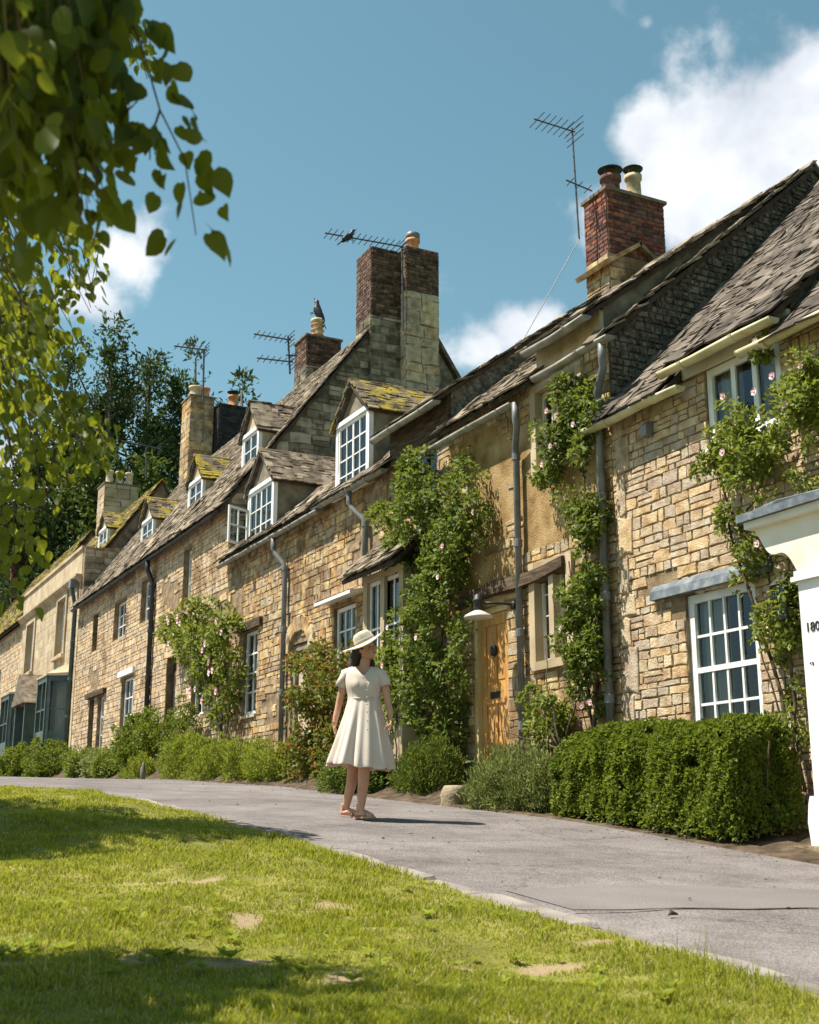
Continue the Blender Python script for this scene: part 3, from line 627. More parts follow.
def gutter(root, y0, y1, z, m, X=7.80, r=.062, droop=0.0, brackets=True):
    mb = MB(); n = 9; prof = [(cos(pi + pi * k / (n - 1)) * r, sin(pi + pi * k / (n - 1)) * r) for k in range(n)] + [(r * .84, 0)] + [(cos(2 * pi - pi * k / (n - 1)) * r * .84, sin(2 * pi - pi * k / (n - 1)) * r * .84) for k in range(1, n)]
    seg = max(2, int((y1 - y0) / .5))
    def zz(y): return z + droop * (y - y0) / (y1 - y0) + .008 * sin(y * 5.3) + .004 * sin(y * 13)
    vs = []; m_ = len(prof)
    for i in range(seg + 1):
        y = y0 + (y1 - y0) * i / seg; vs += [(X + a, y, zz(y) + b) for a, b in prof]
    fs = [(i * m_ + k, (i + 1) * m_ + k, (i + 1) * m_ + (k + 1) % m_, i * m_ + (k + 1) % m_) for i in range(seg) for k in range(m_)] + [tuple(range(m_)), tuple(range(seg * m_, (seg + 1) * m_))[::-1]]
    mb.add(vs, fs); gu = mb.build('gutter', m, root, True)
    # stop ends and joint collars
    for y in (y0, y1): MB().prism([(X + a * 1.06, zz(y) + b * 1.06) for a, b in prof[:n]], 'y', y - .006, y + .006).build('stop_end', m, gu)
    y = y0 + R(.3, .6)
    while y < y1 - .2:
        MB().prism([(X + a * 1.13, zz(y) + b * 1.13) for a, b in prof[:n]], 'y', y - .022, y + .022).build('bracket', m, gu); y += R(.75, 1.1)
    return gu
def downpipe(root, y, ztop, zbot, m, X0=7.80, r=.038, yo=0.0, name='downpipe'):
    pts = [(X0, y + yo, ztop), (X0, y + yo, ztop - .22), (X0 + .03, y + yo * .9, ztop - .30), (FX - .10, y + yo * .1, ztop - .52), (FX - .075, y, ztop - .62), (FX - .075, y, zbot)]
    d = MB().tube(pts, r, 12).build(name, m, root, True)
    z = ztop - .62
    while z > zbot:
        MB().lathe([(r, -.05), (r * 1.28, -.045), (r * 1.28, .045), (r, .05)], (FX - .075, y, z), 12).build('collar', m, d); z -= 1.1
    return d

class House:
    def __init__(s, label, y0, y1, eave, pitch, ridge_x, base, holes=(), wallm='stone', mortar='mortar', tilem='tile', gable='gable_dark', cat='cottage', skip_tile=None, sizes=(.09, .19, .13, .48), tiles_kw={}, verge=True, far_gable=False, back=True, proud=.015, wall_top=None, eave_x=7.80, stones=True, render=None, panel_x=None, notch=None, skip=1.0):
        s.root = thing('cottage' if cat == 'cottage' else 'house', (FX, (y0 + y1) / 2, base), label, cat); s.y0, s.y1, s.eave, s.pitch, s.rx = y0, y1, eave, radians(pitch), ridge_x
        s.ex = eave_x; s.t = tan(s.pitch); s.rz = eave + (ridge_x - s.ex) * s.t; top = wall_top or eave + .02
        s.top = top
        mb = MB(); wall_panel(mb, y0, y1, base - .6, top, holes, panel_x or FX + .012)
        w = mb.build('wall', mortar, s.root); s.wall = w
        if stones:
            P = Pieces('stone', w, wallm); h0, h1, l0, l1 = sizes
            def ok(c):
                if random.random() < .85 and fnoise(np.array([[c.x, c.y, c.z * 1.6]]), 2.1, 17)[0] > skip: return False
                return not (render and any(a < c.y < b and c_ < c.z < d for a, b, c_, d in render))
            rubble(P, (FX + .012, y0, base - .35), (0, 1, 0), (-1, 0, 0), y1 - y0, base - .35, top, [(h[0] - y0, h[1] - y0, h[2], h[3]) for h in holes], h0, h1, l0, l1, proud, inside=ok); P.finish()
        # near gable (faces down the hill), back wall, far gable
        zr = s.rz - .05; bx = 2 * ridge_x - FX; s.bx = bx
        ze = eave + (FX - s.ex) * s.t - .05
        for k, yy in enumerate([(y0 + .004, y0 + .3)] + ([(y1 - .3, y1 - .004)] if far_gable else [])):
            MB().prism([(FX + .02, base - .6), (bx, base - .6), (bx, ze), (ridge_x, zr), (FX + .02, ze)], 'y', *yy).build('gable_wall', gable, s.root)
        MB().box(bx - .25, bx, y0 + .302, y1 - .302 if far_gable else y1, base - .6, ze - .02).build('back_wall', mortar, s.root)
        # roof deck, both slopes
        ya = y0 - (.06 if verge else 0); th = .05
        sx = s.ex; c, sn = cos(s.pitch), sin(s.pitch)
        dk = MB()
        for (a_, b_, x_) in ([(ya, y1, sx)] if not notch else [(ya, notch[0], sx), (notch[0], notch[1], FX + .35), (notch[1], y1, sx)]):
            dz = (x_ - sx) * s.t; dk.prism([(x_, eave + dz), (ridge_x, s.rz), (ridge_x, s.rz - th / c), (x_ + .02, eave + dz - th / c + .01)], 'y', a_, b_)
        dk.prism([(ridge_x + .001, s.rz), (2 * ridge_x - sx, eave), (2 * ridge_x - sx, eave - th / c), (ridge_x + .001, s.rz - th / c)], 'y', ya, y1)
        s.roof = dk.build('roof', 'deck', s.root)
        L = (ridge_x - sx) / c; P = Pieces('roof_tile', s.roof, tilem); kw = dict(e0=.17, e1=.11, jit=.55, th=.02); kw.update(tiles_kw)
        tiles(P, (sx - .06, ya - .03, eave - .05), (0, 1, 0), (c, 0, sn), (-sn, 0, c), L + .02, lambda q: (0, y1 - ya + .03), skip=skip_tile, **kw); P.finish()
        # ridge stones
        PR = Pieces('ridge_stone', s.roof, tilem); y = ya
        rm = bpy.data.meshes.get('ridge_shape')
        if rm is None:
            rm = bpy.data.meshes.new('ridge_shape'); rm.from_pydata([(-.16, 0, -.15), (0, 0, .03), (.16, 0, -.15), (.13, 0, -.17), (0, 0, -.02), (-.13, 0, -.17)] + [(-.16, 1, -.15), (0, 1, .03), (.16, 1, -.15), (.13, 1, -.17), (0, 1, -.02), (-.13, 1, -.17)], [], [(k, (k + 1) % 6, 6 + (k + 1) % 6, 6 + k) for k in range(6)] + [(5, 4, 3, 2, 1, 0), (6, 7, 8, 9, 10, 11)])
        while y < y1:
            l = R(.4, .55); T = Matrix.Translation((ridge_x, y, s.rz + .05 + R(0, .02))) @ Matrix.Diagonal((1, l - .01, 1, 1)); PR.add(rm, T, l); y += l
        PR.finish()
    def z_at(s, X): return s.eave + (X - s.ex) * s.t
    def x_at(s, z): return s.ex + (z - s.eave) / s.t

def raised_eave(H, y0, y1, eave, pitch, tilem, cheek, length, wall_z, fill='cream_paint'):
    """a length of roof lifted over an upper window that breaks the eaves: cheeks, deck, tiles"""
    p = radians(pitch); c, sn = cos(p), sin(p); ex = H.ex - .02; x1 = ex + length * c; z1 = eave + length * sn
    part = MB()
    part.prism([(ex, eave), (x1, z1), (x1, z1 - .06), (ex + .02, eave - .05)], 'y', y0 - .05, y1 + .05)
    d = part.build('raised_roof', 'deck', H.root)
    P = Pieces('roof_tile', d, tilem); tiles(P, (ex - .05, y0 - .09, eave - .04), (0, 1, 0), (c, 0, sn), (-sn, 0, c), length, lambda q: (0, y1 - y0 + .16), e0=.10, e1=.08, wmin=.16, wmax=.36, th=.016, wob=.003, jit=.3); P.finish()
    if wall_z: MB().box(FX - .004, FX + .06, y0 + .003, y1 - .003, wall_z, eave + .1).build('eaves_panel', fill, d)
    for yy in ((y0, y0 + .1), (y1 - .1, y1)):
        x_ = FX + .05
        poly = [(x_, H.z_at(x_) - .12), (x1 - .02, H.z_at(x1) - .3), (x1 - .02, z1 - .07), (x_, eave + (x_ - ex) * tan(p) - .07)]
        MB().prism(poly, 'y', *yy).build('cheek', cheek, d)
    return d

def dormer(H, yc, w, xf, zs, ze, rise, tilem, cheekm='render_grey', cols=4, rows=3, frame='white_paint', panes=True, open_leaf=False, wide=.07):
    """gabled dormer: window to the street, cheeks, two tiled slopes with the ridge running back into the roof"""
    ya, yb = yc - w / 2, yc + w / 2; zr = ze + rise; xr = H.x_at(zr) + .1; xe = H.x_at(ze) + .05
    d = MB(); d.prism([(ya + .06, ze), (yb - .06, ze), (yc, zr - .06)], 'x', xf + .03, xf + .12)
    D = d.build('dormer', cheekm, H.root)
    for y0, y1 in ((ya, ya + .09), (yb - .09, yb)):
        MB().prism([(xf + .07, H.z_at(xf + .07) - .35), (xe, ze - .05), (xe, ze), (xf + .07, ze)], 'y', y0, y1).build('cheek', cheekm, D)
    MB().box(xf - .03, xf + .03, ya - .03, yb + .03, ze - .02, ze + .06).build('head_board', frame, D)
    # timber corner posts
    for y in (ya, yb - .09): MB().box(xf - .012, xf + .068, y, y + .09, zs, ze - .022).build('corner_post', frame, D)
    # window as sub-parts of the dormer
    mb = MB(); fw = .05; y0, y1 = ya + .092, yb - .092; z0, z1 = zs, ze - .025; X = xf
    mb.box(X, X + .05, y0, y0 + fw, z0, z1); mb.box(X, X + .05, y1 - fw, y1, z0, z1); mb.box(X + .002, X + .05, y0 + fw, y1 - fw, z1 - fw, z1); mb.box(X + .002, X + .05, y0 + fw, y1 - fw, z0, z0 + fw)
    mb.build('window_frame', frame, D); gb = MB(); ia, ib, ja, jb = y0 + fw, y1 - fw, z0 + fw, z1 - fw
    for i in range(1, cols):
        k = .05 if i * 2 == cols else .022; c = ia + (ib - ia) * i / cols; gb.box(X + .008, X + .045, c - k / 2, c + k / 2, ja, jb)
    for j in range(1, rows):
        c = ja + (jb - ja) * j / rows; gb.box(X + .012, X + .042, ia, ib, c - .011, c + .011)
    gb.build('glazing_bar', frame, D)
    MB().box(X - .08, X + .05, ya - .04, yb + .04, zs - .05, zs - .002).build('sill', frame, D)
    me = None
    for i in range(cols):
        for j in range(rows):
            a, b = ia + (ib - ia) * i / cols, ia + (ib - ia) * (i + 1) / cols; c, e = ja + (jb - ja) * j / rows, ja + (jb - ja) * (j + 1) / rows
            if me is None:
                hw, hh = (b - a) / 2, (e - c) / 2; me = bpy.data.meshes.new('pane_shape'); me.from_pydata([(0, -hw, -hh), (0, -hw, hh), (0, hw, hh), (0, hw, -hh)], [], [(0, 1, 2, 3)]); me.materials.append(M['glass'])
            o = bpy.data.objects.new('pane', me); link(o, D); bs = base_of(D); o.location = (X + .03 - bs.x, (a + b) / 2 - bs.y, (c + e) / 2 - bs.z); o.rotation_euler = (0, R(-.008, .008), R(-.015, .015))
    if open_leaf:
        # a casement swung out towards the street, hinged on the uphill jamb
        lw_, lh = (ib - ia) / 2 - .01, (jb - ja) * .72; fr = MB(); t = .045; x0 = 0
        fr.box(0, .035, 0, t, 0, lh); fr.box(0, .035, lw_ - t, lw_, 0, lh); fr.box(.001, .034, t, lw_ - t, 0, t); fr.box(.001, .034, t, lw_ - t, lh - t, lh); fr.box(.004, .03, t, lw_ - t, lh * .5 - .012, lh * .5 + .012)
        fr.box(.004, .03, lw_ / 2 - .012, lw_ / 2 + .012, t, lh - t)
        lf = fr.build('open_casement', frame, D, local=True); bs = base_of(D); lf.location = (X - .03 - bs.x, ib - bs.y, ja + .02 - bs.z); lf.rotation_euler = (0, 0, radians(118))
        gl = MB().quad((.018, t, t), (.018, t, lh - t), (.018, lw_ - t, lh - t), (.018, lw_ - t, t)).build('casement_pane', 'glass', D, local=True); gl.location = lf.location; gl.rotation_euler = lf.rotation_euler
    # roof slopes
    P = Pieces('roof_tile', D, tilem); hw = w / 2 + wide; ezz = ze + .02 - wide * rise / (w / 2); Ls = sqrt(hw ** 2 + (zr - ezz) ** 2); x0 = xf - .06
    for sgn in (-1, 1):
        vv = Vector((0, -sgn * hw, zr - ezz)).normalized(); nn = Vector((0, sgn * (zr - ezz), hw)).normalized()
        O = Vector((x0, yc + sgn * hw, ezz)); uu = Vector((1, 0, 0)) if sgn < 0 else Vector((1, 0, 0))
        def span(q, O=O, vv=vv): z = O.z + vv.z * q; return (0, H.x_at(z) - x0 + .12)
        a = O - vv * 0; b = O + vv * Ls
        MB().add([a, a + uu * (span(0)[1]), b + uu * (span(Ls)[1]), b] + [p - nn * .045 for p in (a, a + uu * span(0)[1], b + uu * span(Ls)[1], b)], [(0, 1, 2, 3), (7, 6, 5, 4), (0, 4, 5, 1), (1, 5, 6, 2), (2, 6, 7, 3), (3, 7, 4, 0)]).build('dormer_roof', 'deck', D)
        u2 = uu if sgn < 0 else -uu
        if sgn < 0: tiles(P, O - vv * .04, uu, vv, nn, Ls, span, e0=.115, e1=.095, wmin=.15, wmax=.36, th=.022, wob=.012, jit=.6)
        else: tiles(P, O - vv * .04 + uu * 0, uu, vv, nn, Ls, span, e0=.115, e1=.095, wmin=.15, wmax=.36, th=.022, wob=.012, jit=.6)
    P.finish()
    MB().tube([(x0 - .02, yc, zr + .01), (xr, yc, zr + .01)], .055, 8).build('ridge_roll', tilem, D, True)
    return D

def bricks_on(P, x0, x1, y0, y1, z0, z1, bh=.073, bl=.22, kinds=BRICKS, proud=.014, gap=.012):
    z = z0; c = 0
    while z < z1 - .02:
        for (O, u, n, w) in (((x0, y0, z), (0, 1, 0), (-1, 0, 0), y1 - y0), ((x0, y0, z), (1, 0, 0), (0, -1, 0), x1 - x0), ((x1, y0, z), (0, 1, 0), (1, 0, 0), y1 - y0), ((x0, y1, z), (1, 0, 0), (0, 1, 0), x1 - x0)):
            O, u, n = Vector(O), Vector(u), Vector(n); t = -(c % 2) * bl / 2
            while t < w - .01:
                a, b = max(t, 0), min(t + bl, w)
                if b - a > .03: P.add(random.choice(kinds), frame_m(O + u * (a + b) / 2 + Vector((0, 0, bh / 2)), u, Vector((0, 0, 1)), n, b - a - gap, bh - gap, proud * R(.7, 1.3)), bl)
                t += bl
        z += bh; c += 1
def pot(root, c, r, h, m, cap=None):
    p = MB().lathe([(r * 1.12, 0), (r * 1.12, .05), (r * .95, .07), (r * .88, h - .09), (r * 1.08, h - .07), (r * 1.08, h), (r * .8, h), (r * .78, h - .15)], c, 14).build('chimney_pot', m, root, True)
    if cap:
        MB().lathe([(.02, h + .14), (r * 1.22, h + .115), (r * 1.25, h + .125), (r * .8, h + .16), (.02, h + .175)], c, 16).build('cowl', cap, root, True)
        for k in range(4):
            a = k * pi / 2 + .4; MB().tube([(c[0] + r * .95 * cos(a), c[1] + r * .95 * sin(a), c[2] + h - .02), (c[0] + r * 1.0 * cos(a), c[1] + r * 1.0 * sin(a), c[2] + h + .14)], .009, 5).build('cowl_stay', cap, root)
    return p
def chimney(H, x0, x1, y0, y1, zb, zt, split, top='brick_red', low='stone', cap=True, corem='brick_mortar', block=(.12, .24, .2, .45), name='chimney'):
    core = MB().box(x0, x1, y0, y1, zb, zt).build(name, corem, H.root)
    if split < zt:
        P = Pieces('brick', core, top); bricks_on(P, x0, x1, y0, y1, split, zt); P.finish()
    if split > zb and low:
        P = Pieces('stone', core, low)
        for (O, u, n, w) in (((x0, y0, zb), (0, 1, 0), (-1, 0, 0), y1 - y0), ((x0, y0, zb), (1, 0, 0), (0, -1, 0), x1 - x0), ((x1, y0, zb), (0, 1, 0), (1, 0, 0), y1 - y0), ((x0, y1, zb), (1, 0, 0), (0, 1, 0), x1 - x0)):
            rubble(P, O, u, n, w, zb, split, (), *block, proud=.016)
        P.finish()
    if cap: MB().box(x0 - .045, x1 + .045, y0 - .045, y1 + .045, zt + .001, zt + .055).build('capping', corem, core)
    return core

# ------------------------------------------------------------------ the terrace, from the near end up the hill
# A: the nearest cottage
hA = [(8.66, 9.66, .72, 2.26), (8.12, 9.17, 3.62, 4.46)]
A = House('nearest honey stone cottage with a tall white sash window and cream gutters', 4.2, 10.74, 4.36, 46, 11.4, -.1, hA, 'stone', 'mortar', 'tile_dark', 'gable_dark', sizes=(.055, .14, .09, .36), tiles_kw=dict(e0=.095, e1=.07, wmin=.15, wmax=.34, th=.015, wob=.002, jit=.25), wall_top=4.46, notch=(7.98, 9.5),
          skip_tile=lambda c: 7.98 < c.y < 9.5 and c.x < 9.6)
raised_eave(A, 7.98, 9.5, 4.58, 42.5, 'tile_dark', 'gable_dark', 2.75, 4.47)
gutter(A.root, 9.30, 10.95, 4.32, 'cream_gutter'); gutter(A.root, 7.92, 9.56, 4.53, 'cream_gutter', X=7.77); gutter(A.root, 4.0, 8.42, 4.36, 'cream_gutter', X=7.80)
wA = window(A.root, 8.66, 9.66, .74, 2.25, 8.05, 4, 4, 'white_paint', .085, .026, sill='white_paint', mid='h', curtain=[(.0, .13, 0, 1), (.55, 1.0, .18, 1)])
window(A.root, 8.14, 9.16, 3.62, 4.46, 8.03, 3, 1, 'white_paint', .07, .06, sill='white_paint', curtain=[(.0, .34, 0, 1), (.62, 1, 0, 1)])
MB().prism([(7.93, 2.27), (8.05, 2.27), (8.05, 2.42), (7.985, 2.42), (7.945, 2.36)], 'y', 8.4, 10.12).build('lintel', 'lead', A.root)
# tall corner stones beside the downpipe
PQ = Pieces('quoin', A.wall, 'stone'); z = .3; k = 0
while z < 4.2:
    h = R(.22, .5); PQ.add(random.choice(STONES), frame_m((FX + .004, 10.6 - (.05 if k % 2 else 0), z + h / 2), (0, 1, 0), (0, 0, 1), (-1, 0, 0), .24 if k % 2 else .15, h - .02, .024), h); z += h; k += 1
PQ.finish()
tag(MB().prism([(0, 0), (.10, 0), (.10, .12), (.05, .16), (0, .12)], 'y', 0, .1).build('alarm_box', 'grey_pipe'), 'small grey box fixed under the cream gutter beside the upper white window', 'box')
bpy.data.objects['alarm_box'].location = (7.9, 10.0, 4.02)

# B: cottage with the orange door
hB = [(13.02, 13.86, .5, 2.74), (11.62, 12.34, 1.88, 3.0), (11.3, 12.22, 4.2, 5.2)]
B = House('golden stone cottage with an orange wooden front door under a dark oak beam', 10.74, 14.45, 5.28, 41, 11.4, .3, hB, 'stone_b', 'mortar_b', 'tile', 'gable_dark', sizes=(.065, .17, .11, .40), tiles_kw=dict(e0=.16, e1=.10),
          skip_tile=lambda c: 10.95 < c.y < 12.1 and c.x < 10.4, proud=.017, wall_top=5.36, notch=(10.86, 12.2), skip=.42, render=[(11.0, 12.75, 3.3, 4.9), (12.9, 13.9, 3.6, 4.9)])
raised_eave(B, 10.86, 12.2, 5.68, 37.2, 'tile', 'render_grey', 4.2, 5.37, 'render_pale')
gutter(B.root, 10.42, 11.95, 5.28, 'grey_gutter'); gutter(B.root, 10.8, 12.12, 5.64, 'grey_gutter', X=7.77); gutter(B.root, 12.45, 14.82, 5.12, 'grey_gutter')
downpipe(B.root, 10.86, 5.26, .2, 'grey_pipe', r=.045, yo=-.28); downpipe(B.root, 12.60, 5.1, .5, 'grey_pipe', r=.042, yo=-.2)
PGB = Pieces('gable_stone', B.wall, 'gable_dark')
rubble(PGB, (8.02, 10.744, 4.3), (1, 0, 0), (0, -1, 0), 3.6, 4.3, 8.4, (), .05, .13, .06, .2, .022, inside=lambda c: A.z_at(c.x) - .15 < c.z < B.z_at(c.x) - .1, gap=.022); PGB.finish()
# stone-mullioned windows
for (a, b, c, d) in ((11.62, 12.34, 1.88, 3.0), (11.3, 12.22, 4.2, 5.2)):
    mb = MB(); mb.box(7.95, 8.2, a - .09, a + .03, c - .08, d + .08); mb.box(7.95, 8.2, b - .03, b + .09, c - .08, d + .08); mb.box(7.955, 8.2, a + .031, b - .031, d - .02, d + .08); mb.box(7.94, 8.2, a + .031, b - .031, c - .08, c + .02); mb.box(7.965, 8.15, (a + b) / 2 - .05, (a + b) / 2 + .05, c + .021, d - .021)
    sr = mb.build('window_surround', 'ashlar', B.root)
    window(B.root, a + .03, (a + b) / 2 - .05, c + .02, d - .02, 8.06, 2, 4, 'cream_paint', .03, .014); window(B.root, (a + b) / 2 + .05, b - .03, c + .02, d - .02, 8.06, 2, 4, 'cream_paint', .03, .014)
# oak beam over door and window
bm_ = MB(); n = 14
def sec(y, t): return [(7.90 + .012 * sin(t * 9), y, 2.80 + .10 * t + .03 * sin(t * 7)), (8.06, y, 2.79 + .10 * t + .03 * sin(t * 7)), (8.06, y, 2.97 + .10 * t + .03 * sin(t * 6)), (7.91 + .012 * sin(t * 11), y, 2.95 + .10 * t + .03 * sin(t * 6))]
vs = []
for i in range(n + 1): vs += sec(14.15 - 2.5 * i / n, i / n)
bm_.add(vs, [(i * 4 + k, i * 4 + (k + 1) % 4, (i + 1) * 4 + (k + 1) % 4, (i + 1) * 4 + k) for i in range(n) for k in range(4)] + [(3, 2, 1, 0), tuple(range(n * 4, n * 4 + 4))])
bm_.build('oak_beam', 'oak', B.root)
# door
dz0, dz1, dy0, dy1 = .56, 2.66, 13.10, 13.78
mb = MB(); mb.box(8.06, 8.2, dy0 - .08, dy0, dz0 - .06, dz1 + .08); mb.box(8.02, 8.2, dy1, dy1 + .08, dz0 - .06, dz1 + .08); mb.box(8.062, 8.2, dy0, dy1, dz1, dz1 + .078); mb.build('door_frame', 'door_cream', B.root)
D_ = MB().box(8.10, 8.145, dy0 + .004, dy1 - .004, dz0, dz1 - .004).build('door', 'door_wood', B.root)
w_ = dy1 - dy0
for (a, b, c, d) in ((.0, .16, 0, 1), (.84, 1, 0, 1), (.16, .84, .93, 1), (.16, .84, .46, .56), (.16, .84, 0, .09), (.46, .54, .09, .46), (.46, .54, .56, .93)):
    MB().box(8.082, 8.099, dy0 + .004 + (w_ - .008) * a, dy0 + .004 + (w_ - .008) * b, dz0 + (dz1 - dz0) * c, dz0 + (dz1 - .006 - dz0) * d).build('rail', 'door_wood', D_)
for (a, b, c, d) in ((.2, .42, .13, .42), (.58, .8, .13, .42), (.2, .42, .6, .89), (.58, .8, .6, .89)):
    MB().box(8.091, 8.0985, dy0 + w_ * a, dy0 + w_ * b, dz0 + 2.1 * c, dz0 + 2.1 * d).build('door_panel', 'door_wood', D_)
MB().box(8.072, 8.0815, dy0 + .24, dy0 + .46, dz0 + 1.03, dz0 + 1.11).build('letter_plate', 'black_iron', D_)
MB().lathe([(.012, -.07), (.045, -.055), (.05, 0), (.045, .055), (.012, .07)], (8.07, dy0 + .35, dz0 + 1.62), 10).build('door_knocker', 'black_iron', D_, True)
MB().box(7.55, 8.2, 12.98, 13.9, .38, .5).build('door_step', 'block', B.root)

# E: cottage behind the woman, with two dormers
hE = [(17.48, 18.34, 2.35, 3.46), (19.35, 20.15, 1.2, 3.1), (21.84, 22.62, 2.05, 3.66), (14.8, 16.1, 4.4, 5.34)]
Eh = House('stone cottage with two white-framed roof dormers and a small tiled bay, behind the walking woman', 14.45, 23.72, 5.24, 42, 10.8, 1.0, hE, 'stone_b', 'mortar', 'tile', 'render_grey', sizes=(.06, .18, .10, .46), skip_tile=lambda c: c.y < 16.2 and c.x < 10.3, wall_top=5.38, proud=.017, notch=(14.47, 16.3), skip=.62, render=[(16.7, 17.4, 3.9, 5.2), (22.7, 23.4, 3.8, 5.1)])
raised_eave(Eh, 14.47, 16.3, 5.80, 36.5, 'tile', 'gable_dark', 3.6, 5.39, 'oak')
gutter(Eh.root, 14.38, 16.42, 5.75, 'grey_gutter', X=7.77); gutter(Eh.root, 16.1, 18.75, 5.22, 'grey_gutter'); gutter(Eh.root, 18.55, 23.68, 5.15, 'grey_gutter')
downpipe(Eh.root, 17.0, 5.2, 3.6, 'grey_pipe', r=.045, yo=.35); downpipe(Eh.root, 20.35, 5.12, 1.2, 'grey_pipe', r=.045, yo=.3)
window(Eh.root, 14.82, 16.08, 4.41, 5.33, 8.08, 3, 2, 'oak', .06, .04)
window(Eh.root, 17.5, 18.32, 2.36, 3.45, 8.06, 3, 3, 'white_paint', .06, .028, sill='ashlar', curtain=[(0, .3, 0, 1)])
MB().prism([(7.72, 3.5), (8.05, 3.56), (8.05, 3.62), (7.72, 3.55)], 'y', 17.1, 18.5).build('canopy_slab', 'white_paint', Eh.root)
window(Eh.root, 21.86, 22.6, 2.07, 3.64, 8.06, 2, 4, 'white_paint', .06, .03, sill='ashlar', curtain=[(.6, 1, 0, 1)])
MB().box(7.93, 8.1, 21.6, 22.85, 3.67, 3.83).build('lintel', 'oak', Eh.root)
mb = MB(); mb.box(8.04, 8.2, 19.36, 19.46, 1.2, 3.08); mb.box(8.04, 8.2, 20.04, 20.14, 1.2, 3.08); mb.box(8.042, 8.2, 19.461, 20.039, 2.98, 3.08); mb.build('door_frame', 'render_grey', Eh.root)
dE = MB().box(8.11, 8.16, 19.462, 20.038, 1.2, 2.978).build('door', 'render_pale', Eh.root)
for k in range(5): MB().box(8.1, 8.109, 19.47 + .114 * k, 19.575 + .114 * k, 1.21, 2.97).build('plank', 'render_pale', dE)
PA = Pieces('arch_stone', Eh.wall, 'stone_b')
for k in range(9):
    a = pi * (k + .5) / 9; c = Vector((FX + .0, 19.75 + .56 * cos(a), 3.0 + .42 * sin(a)))
    u = Vector((0, -sin(a), cos(a))); v = Vector((0, cos(a), sin(a))); PA.add(STONES[k], frame_m(c, u, v, (-1, 0, 0), .19, .26, .05), .26)
PA.finish()
d1 = dormer(Eh, 17.72, 1.30, 8.02, 5.30, 6.52, .62, 'tile_moss', 'render_grey', 4, 4)
d2 = dormer(Eh, 21.95, 1.42, 8.02, 5.26, 6.40, .72, 'tile', 'render_grey', 4, 3, open_leaf=True)
# small bay with a stone-tiled hood
by0, by1, bx = 15.1, 16.4, 7.62
mb = MB()
for y in (by0, (by0 + by1) / 2 - .06, by1 - .13): mb.box(bx, bx + .14, y, y + .13, 2.1, 3.5)
mb.box(bx, bx + .14, by0 + .131, by1 - .131, 2.0, 2.1); mb.box(bx + .141, 7.99, by0, by0 + .10, 2.0, 3.5); mb.box(bx + .141, 7.99, by1 - .10, by1, 2.0, 3.5); mb.box(bx - .02, 7.99, by0 - .02, by1 + .02, .9, 1.999); mb.box(bx + .002, 7.99, by0 + .001, by1 - .001, 3.501, 3.6)
bay = mb.build('bay_window', 'ashlar', Eh.root)
for (a, b) in ((by0 + .135, by0 + .635), (by1 - .63, by1 - .135)):
    f = MB(); f.box(bx + .05, bx + .09, a, a + .045, 2.11, 3.49); f.box(bx + .05, bx + .09, b - .045, b, 2.11, 3.49); f.box(bx + .051, bx + .089, a + .046, b - .046, 2.11, 2.17); f.box(bx + .051, bx + .089, a + .046, b - .046, 3.43, 3.49); f.box(bx + .055, bx + .085, a + .046, b - .046, 2.78, 2.81); f.box(bx + .056, bx + .084, (a + b) / 2 - .012, (a + b) / 2 + .012, 2.171, 3.429)
    f.build('window_frame', 'white_paint', bay); MB().quad((bx + .07, a + .04, 2.15), (bx + .07, a + .04, 3.45), (bx + .07, b - .04, 3.45), (bx + .07, b - .04, 2.15)).build('pane', 'glass', bay)
hp = radians(42); MB().prism([(7.36, 3.56), (8.0, 3.56 + .64 * tan(hp)), (8.0, 3.5 + .64 * tan(hp)), (7.38, 3.5)], 'y', by0 - .2, by1 + .2).build('hood', 'deck', bay)
P = Pieces('roof_tile', bay, 'tile'); tiles(P, (7.32, by0 - .22, 3.53), (0, 1, 0), (cos(hp), 0, sin(hp)), (-sin(hp), 0, cos(hp)), .86, lambda q: (0, by1 - by0 + .42), e0=.17, e1=.13, wmin=.16, wmax=.34, th=.026); P.finish()

# H: long pale cottage with three small dormers
hH = [(26.2, 26.8, 4.9, 6.1), (29.5, 30.3, 4.92, 5.98), (31.7, 32.95, 4.85, 5.85), (34.75, 35.35, 4.85, 5.9), (30.6, 31.75, 2.28, 3.72), (27.0, 27.75, 1.9, 3.78), (24.95, 25.85, 2.3, 3.66), (33.5, 34.2, 1.9, 3.5), (34.6, 35.2, 1.9, 3.5)]
Hh = House('long pale stone cottage with three small mossy dormers and a black downpipe', 23.72, 37.2, 6.38, 53.5, 11.05, 1.6, hH, 'stone_h', 'mortar', 'tile', 'stone_grey', sizes=(.065, .18, .13, .5), wall_top=6.6, skip=.75, proud=.014, tiles_kw=dict(e0=.18, e1=.11, wmin=.18, wmax=.40, jit=.5, th=.02))
PG = Pieces('gable_stone', Hh.wall, 'stone_grey')
rubble(PG, (FX, 23.726, 5.2), (1, 0, 0), (0, -1, 0), 7.6, 5.2, 11.8, (), .12, .24, .2, .55, .02, inside=lambda c: c.z < Hh.z_at(c.x) - .22 and c.z < Hh.z_at(2 * Hh.rx - c.x) - .22 and c.x > 8.1); PG.finish()
rw = MB().prism([(11.5, 7.5), (14.9, 7.5), (14.9, 8.45), (12.6, 11.9), (11.5, 10.25)], 'y', 24.35, 33.0).build('rear_wing', 'stone_grey', Hh.root)
MB().prism([(12.6, 12.08), (15.1, 8.33), (15.1, 8.19), (12.6, 11.93)], 'y', 24.2, 33.1).build('wing_roof', 'tile', rw); MB().prism([(12.599, 12.08), (12.599, 11.93), (11.5, 10.28), (11.5, 10.43)], 'y', 24.2, 33.1).build('wing_roof', 'tile', rw)
